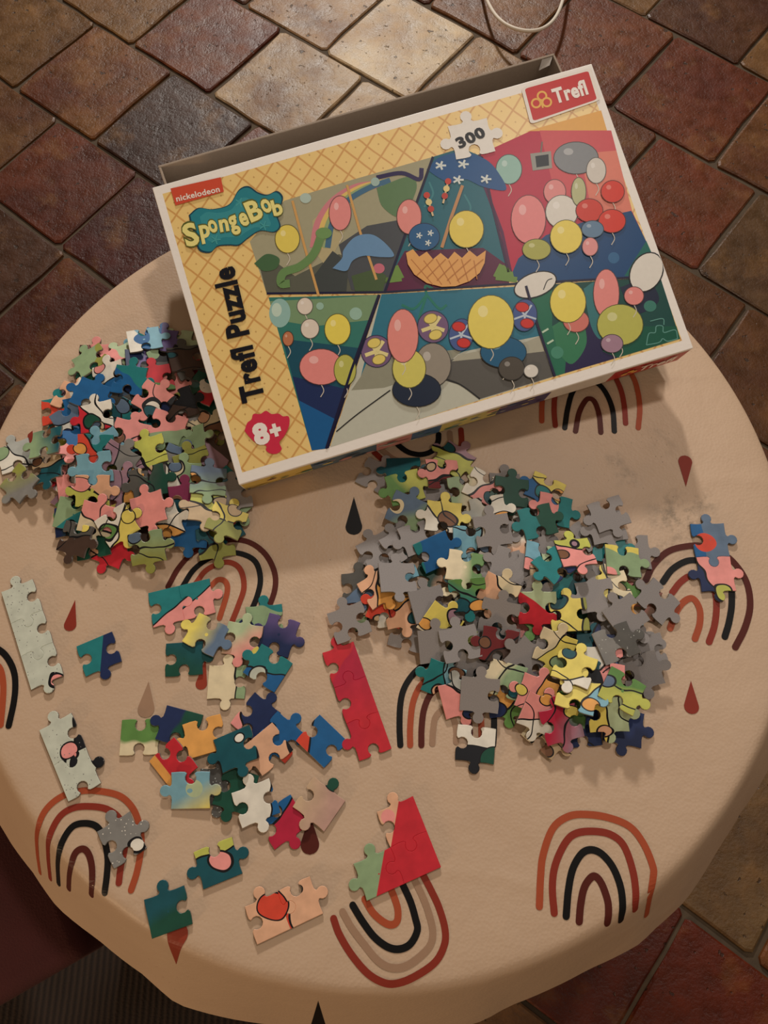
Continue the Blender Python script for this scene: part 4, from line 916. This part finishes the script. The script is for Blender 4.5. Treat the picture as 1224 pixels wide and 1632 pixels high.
def R6(x, y, deg, a, b=None, c=None, **k): H('R', 'a6', x, y, deg, a, b, c, **k)
def R7(x, y, deg, a, b=None, c=None, **k): H('R', 'a7', x, y, deg, a, b, c, **k)
def R9(x, y, deg, a, b=None, c=None, **k): H('R', 'b1', x, y, deg, a, b, c, **k)
G = dict(flip=True)
R6(290,240,-25,'x',**G); R6(250,1130,10,'peach','white',line=.05); R6(180,960,5,'dark grey','slate'); R6(110,1190,20,'x',**G); R6(500,1260,-15,'x',**G); R6(300,720,30,'x',**G)
R6(640,310,5,'x',**G); R6(460,200,0,'dark teal','teal',soft=1.2,sides='bftt'); R6(470,310,15,'green','yellow green',soft=.6); R6(790,130,-35,'yellow green','mauve',line=.06); R6(715,225,5,'pink','dark red',ang=-70,off=.1,line=.06,sides='bbtb'); R6(870,330,10,'cream','sage',soft=.8); R6(980,310,-25,'pink','white',line=.06)
R7(45,130,-5,'dark green',sides='btbt'); R7(205,120,-25,'yellow','blue','teal',line=.05); R7(250,215,-10,'pink','teal'); R7(500,300,10,'x',**G); R7(170,270,15,'teal','dark green'); R7(660,900,25,'x',**G); R9(960,300,10,'x',**G)
R9(560,770,5,'navy','green',soft=.3); R9(820,760,-12,'navy'); R9(350,800,-40,'tan','cream',line=.05); R9(110,590,5,'orange','green',line=.05); R9(930,420,18,'x',sides='ttbb',**G); R9(470,650,-10,'dark grey','green',soft=.7)
R6(450,680,35,'x',**G); R6(360,1090,-20,'red orange','brown'); R6(460,1110,10,'peach','orange',line=.05); R6(310,960,30,'orange','peach','cream',line=.05); R6(420,900,5,'x',**G); R6(480,460,-22,'slate','sage','cream',soft=.6); R6(560,640,20,'x',**G); R6(1150,850,20,'x',**G)
R7(40,480,-20,'x',**G); R7(190,450,-10,'pale green','light blue',line=.05); R7(215,560,0,'blue','tan',line=.05); R7(310,560,30,'dark teal','teal'); R7(110,620,20,'x',**G); R7(170,680,0,'pale green','red'); R7(600,650,-35,'green','orange',line=.05); R7(520,590,10,'cream','yellow',line=.06); R7(450,880,5,'navy','blue'); R7(560,800,-15,'x',**G); R7(250,480,40,'teal','navy')
R6(1015,470,8,'light grey','white',soft=.7,sides='tbtf'); R6(720,505,-6,'yellow','white','brown',line=.05); R6(900,665,0,'light blue','white',ang=-10,off=.5,line=.06); R6(1040,590,8,'x',**G); R6(670,730,24,'blue','teal',ang=170,off=.8,sides='tfbf'); R6(860,830,-10,'cream','green',soft=.6); R6(1080,1000,-25,'peach','cream',line=.05); R6(880,1010,5,'teal','green','dark teal',soft=.8)
R6(620,1070,15,'x',**G); R6(1085,1150,-12,'x',**G); R6(700,1200,-35,'yellow','cream','mauve',line=.05); R9(60,260,-10,'dark brown','x' and 'dark red'); R6(680,1340,5,'x',**G)
R9(230,350,-40,'x',**G); R9(650,290,-5,'navy','dark teal'); R9(700,370,0,'pink','white',line=.05); R7(510,235,18,'x',sides='bttb',**G); R7(350,420,10,'pink','yellow green',ang=70,off=.25,line=.06,c='mauve',circ=(.1,.55,.3)); R7(575,460,-3,'sage','yellow',ang=88,off=.55,c='pink',circ=(-.95,-.85,.45),sides='tbfb'); R7(450,625,8,'x',sides='bttt',**G); R7(740,650,-40,'x',sides='tbtb',**G); R7(590,720,35,'x',**G); R7(545,850,20,'dark grey','grey',speck='light grey')
R9(100,470,-16,'sage','cream',ang=160,off=.2,soft=.5,c='navy',circ=(1.0,-.3,.3),sides='tftb'); R8 = None
H('R', 'a8', 640, 470, -20, 'light blue', 'teal', 'peach'); H('R', 'a8', 740, 580, 15, 'pink', 'light grey', line=.06); H('R', 'a8', 740, 250, 12, 'x', flip=True); H('R', 'a8', 860, 560, -5, 'x', flip=True)
R9(290,560,-20,'orange','pink',line=.05); R9(310,680,-25,'pink','white',line=.05); R9(700,470,-10,'pink','black',ang=200,off=.2,line=.05); R9(440,740,15,'crimson','mauve',soft=1.2); R9(730,680,3,'pale green','yellow',line=.04,sides='tfbt'); R9(810,540,-30,'green','yellow green',soft=.4); R9(540,560,-20,'yellow','light blue',line=.05,ang=-30,off=.4)
R7(320,715,3,'yellow','olive',ang=0,off=.7,line=.06,sides='btbf'); R9(400,280,-22,'yellow','cream',line=.04); R9(520,400,-25,'yellow','white',line=.05,ang=-60,off=.5)

# labels: look, then the place inside its heap
def place_words(px, box):
    u = (px[0] - box[0]) / (box[2] - box[0]); v = (px[1] - box[1]) / (box[3] - box[1])
    row = 'back' if v < .34 else 'front' if v > .67 else 'middle'; colw = 'left' if u < .34 else 'right' if u > .67 else 'centre'
    return {('middle', 'centre'): 'in the middle'}.get((row, colw), 'at the %s %s' % (row, colw) if row != 'middle' else 'at the %s side' % colw)
for hk, where, grp in (('L', 'the left heap', 'pieces on top of the left heap'), ('R', 'the right heap', 'pieces on top of the right heap')):
    xs = [q[1][0] for q in HEAP[hk]]; ys = [q[1][1] for q in HEAP[hk]]; box = (min(xs), min(ys), max(xs), max(ys)); by = {}
    for o, px, w in HEAP[hk]: by.setdefault((w, place_words(px, box)), []).append((px, o))
    for (w, pl), lst in by.items():
        lst.sort(key=lambda q: q[0][1]); n = len(lst); rank = {1: [''], 2: ['farther ', 'nearer '], 3: ['farthest ', 'middle ', 'nearest ']}.get(n) or ['%s-farthest ' % s for s in ('first', 'second', 'third', 'fourth', 'fifth', 'sixth', 'seventh', 'eighth', 'ninth', 'tenth')]
        for (px, o), rk in zip(lst, rank):
            tag(o, '%s%s puzzle piece %s of %s' % (rk, w, pl, where), 'puzzle piece', grp); del o['_px']

# ------------------------------------------------------------------ cable on the floor
cu = bpy.data.curves.new('cable', 'CURVE'); cu.dimensions = '3D'; cu.bevel_depth = 0.0034; cu.bevel_resolution = 3; sp = cu.splines.new('NURBS')
CP = [((760,-60), .012), ((768,-20), .02), ((780,15), .035), ((805,42), .045), ((845,53), .05), ((878,42), .045), ((897,10), .035), ((906,-40), .02), ((915,-90), .012)]
sp.points.add(len(CP) - 1)
for q, (p, z) in zip(sp.points, CP): q.co = (*at(p, z), 1)
sp.use_endpoint_u = True; sp.order_u = 4
co = bpy.data.objects.new('cable', cu); COLL.objects.link(co); me = bpy.data.meshes.new_from_object(co.evaluated_get(bpy.context.evaluated_depsgraph_get())); bpy.data.objects.remove(co)
me.polygons.foreach_set('use_smooth', [True] * len(me.polygons))
cable = link('cable', me, None); me.materials.clear(); me.materials.append(flat((206,196,182), 0.45, 0.04, 'cable')); tag(cable, 'white power cable looped on the tiles behind the box', 'cable')

# ------------------------------------------------------------------ red upholstered seat at the lower left
def fabric(name, rgb):
    m, nt, bs = new_mat(name); l = lin(rgb); n = noise(nt, 500, 3); n2 = noise(nt, 14, 3)
    nt.links.new(mixc(nt, n2, tuple(v * .7 for v in l), tuple(v * 1.25 for v in l)), bs.inputs['Base Color']); bs.inputs['Roughness'].default_value = 0.9; bump(nt, bs, n, 0.4, 0.001); return m
M_RED = fabric('dark_red_fabric', (74, 26, 24))
SZ = 0.34
cor = at((142, 1520), SZ)[:2]; ed = at((0, 1602), SZ)[:2] - cor; yaw = math.atan2(ed[1], ed[0])
seat = empty('upholstered_stool', Matrix.Translation((cor[0], cor[1], 0)) @ Matrix.Rotation(yaw, 4, 'Z')); tag(seat, 'dark red upholstered stool tucked under the table at the lower left', 'stool')
mb = MB(); mb.box((0.0, -0.40, SZ - 0.09), (0.42, 0.0, SZ), M_RED); cu_ = mb.build('cushion', seat, True); b = cu_.modifiers.new('round', 'BEVEL'); b.width = 0.016; b.segments = 4
mb = MB(); mb.box((0.012, -0.388, SZ - 0.13), (0.408, -0.012, SZ - 0.0901), M_WOOD); mb.build('seat_frame', seat)
for x in (0.03, 0.39):
    for y in (-0.37, -0.03):
        mb = MB(); mb.box((x - .018, y - .018, 0.0), (x + .018, y + .018, SZ - 0.1301), M_WOOD); mb.build('leg', seat)

# dark ribbed mat under the table, added to keep the floor dark here
def mat_fabric():
    m, nt, bs = new_mat('dark_ribbed_mat'); tc = nd(nt, 'ShaderNodeTexCoord'); w = nd(nt, 'ShaderNodeTexWave'); w.inputs['Scale'].default_value = 40; w.inputs['Distortion'].default_value = 1.0
    nt.links.new(tc.outputs['Object'], w.inputs['Vector']); n = noise(nt, 300, 3)
    nt.links.new(mixc(nt, w.outputs['Fac'], lin((34, 24, 19)), lin((54, 40, 31))), bs.inputs['Base Color']); bs.inputs['Roughness'].default_value = 0.95; bump(nt, bs, math_n(nt, 'ADD', w.outputs['Fac'], n), 0.5, 0.002); return m
mb = MB(); mb.box((-0.62, -0.48, 0.0025), (-0.09, 0.10, 0.0095), mat_fabric()); rug = mb.build('floor_mat'); bv = rug.modifiers.new('soft_edges', 'BEVEL'); bv.width = 0.003; bv.segments = 2
tag(rug, 'dark brown ribbed mat added to darken the tiles at the lower left', 'mat')
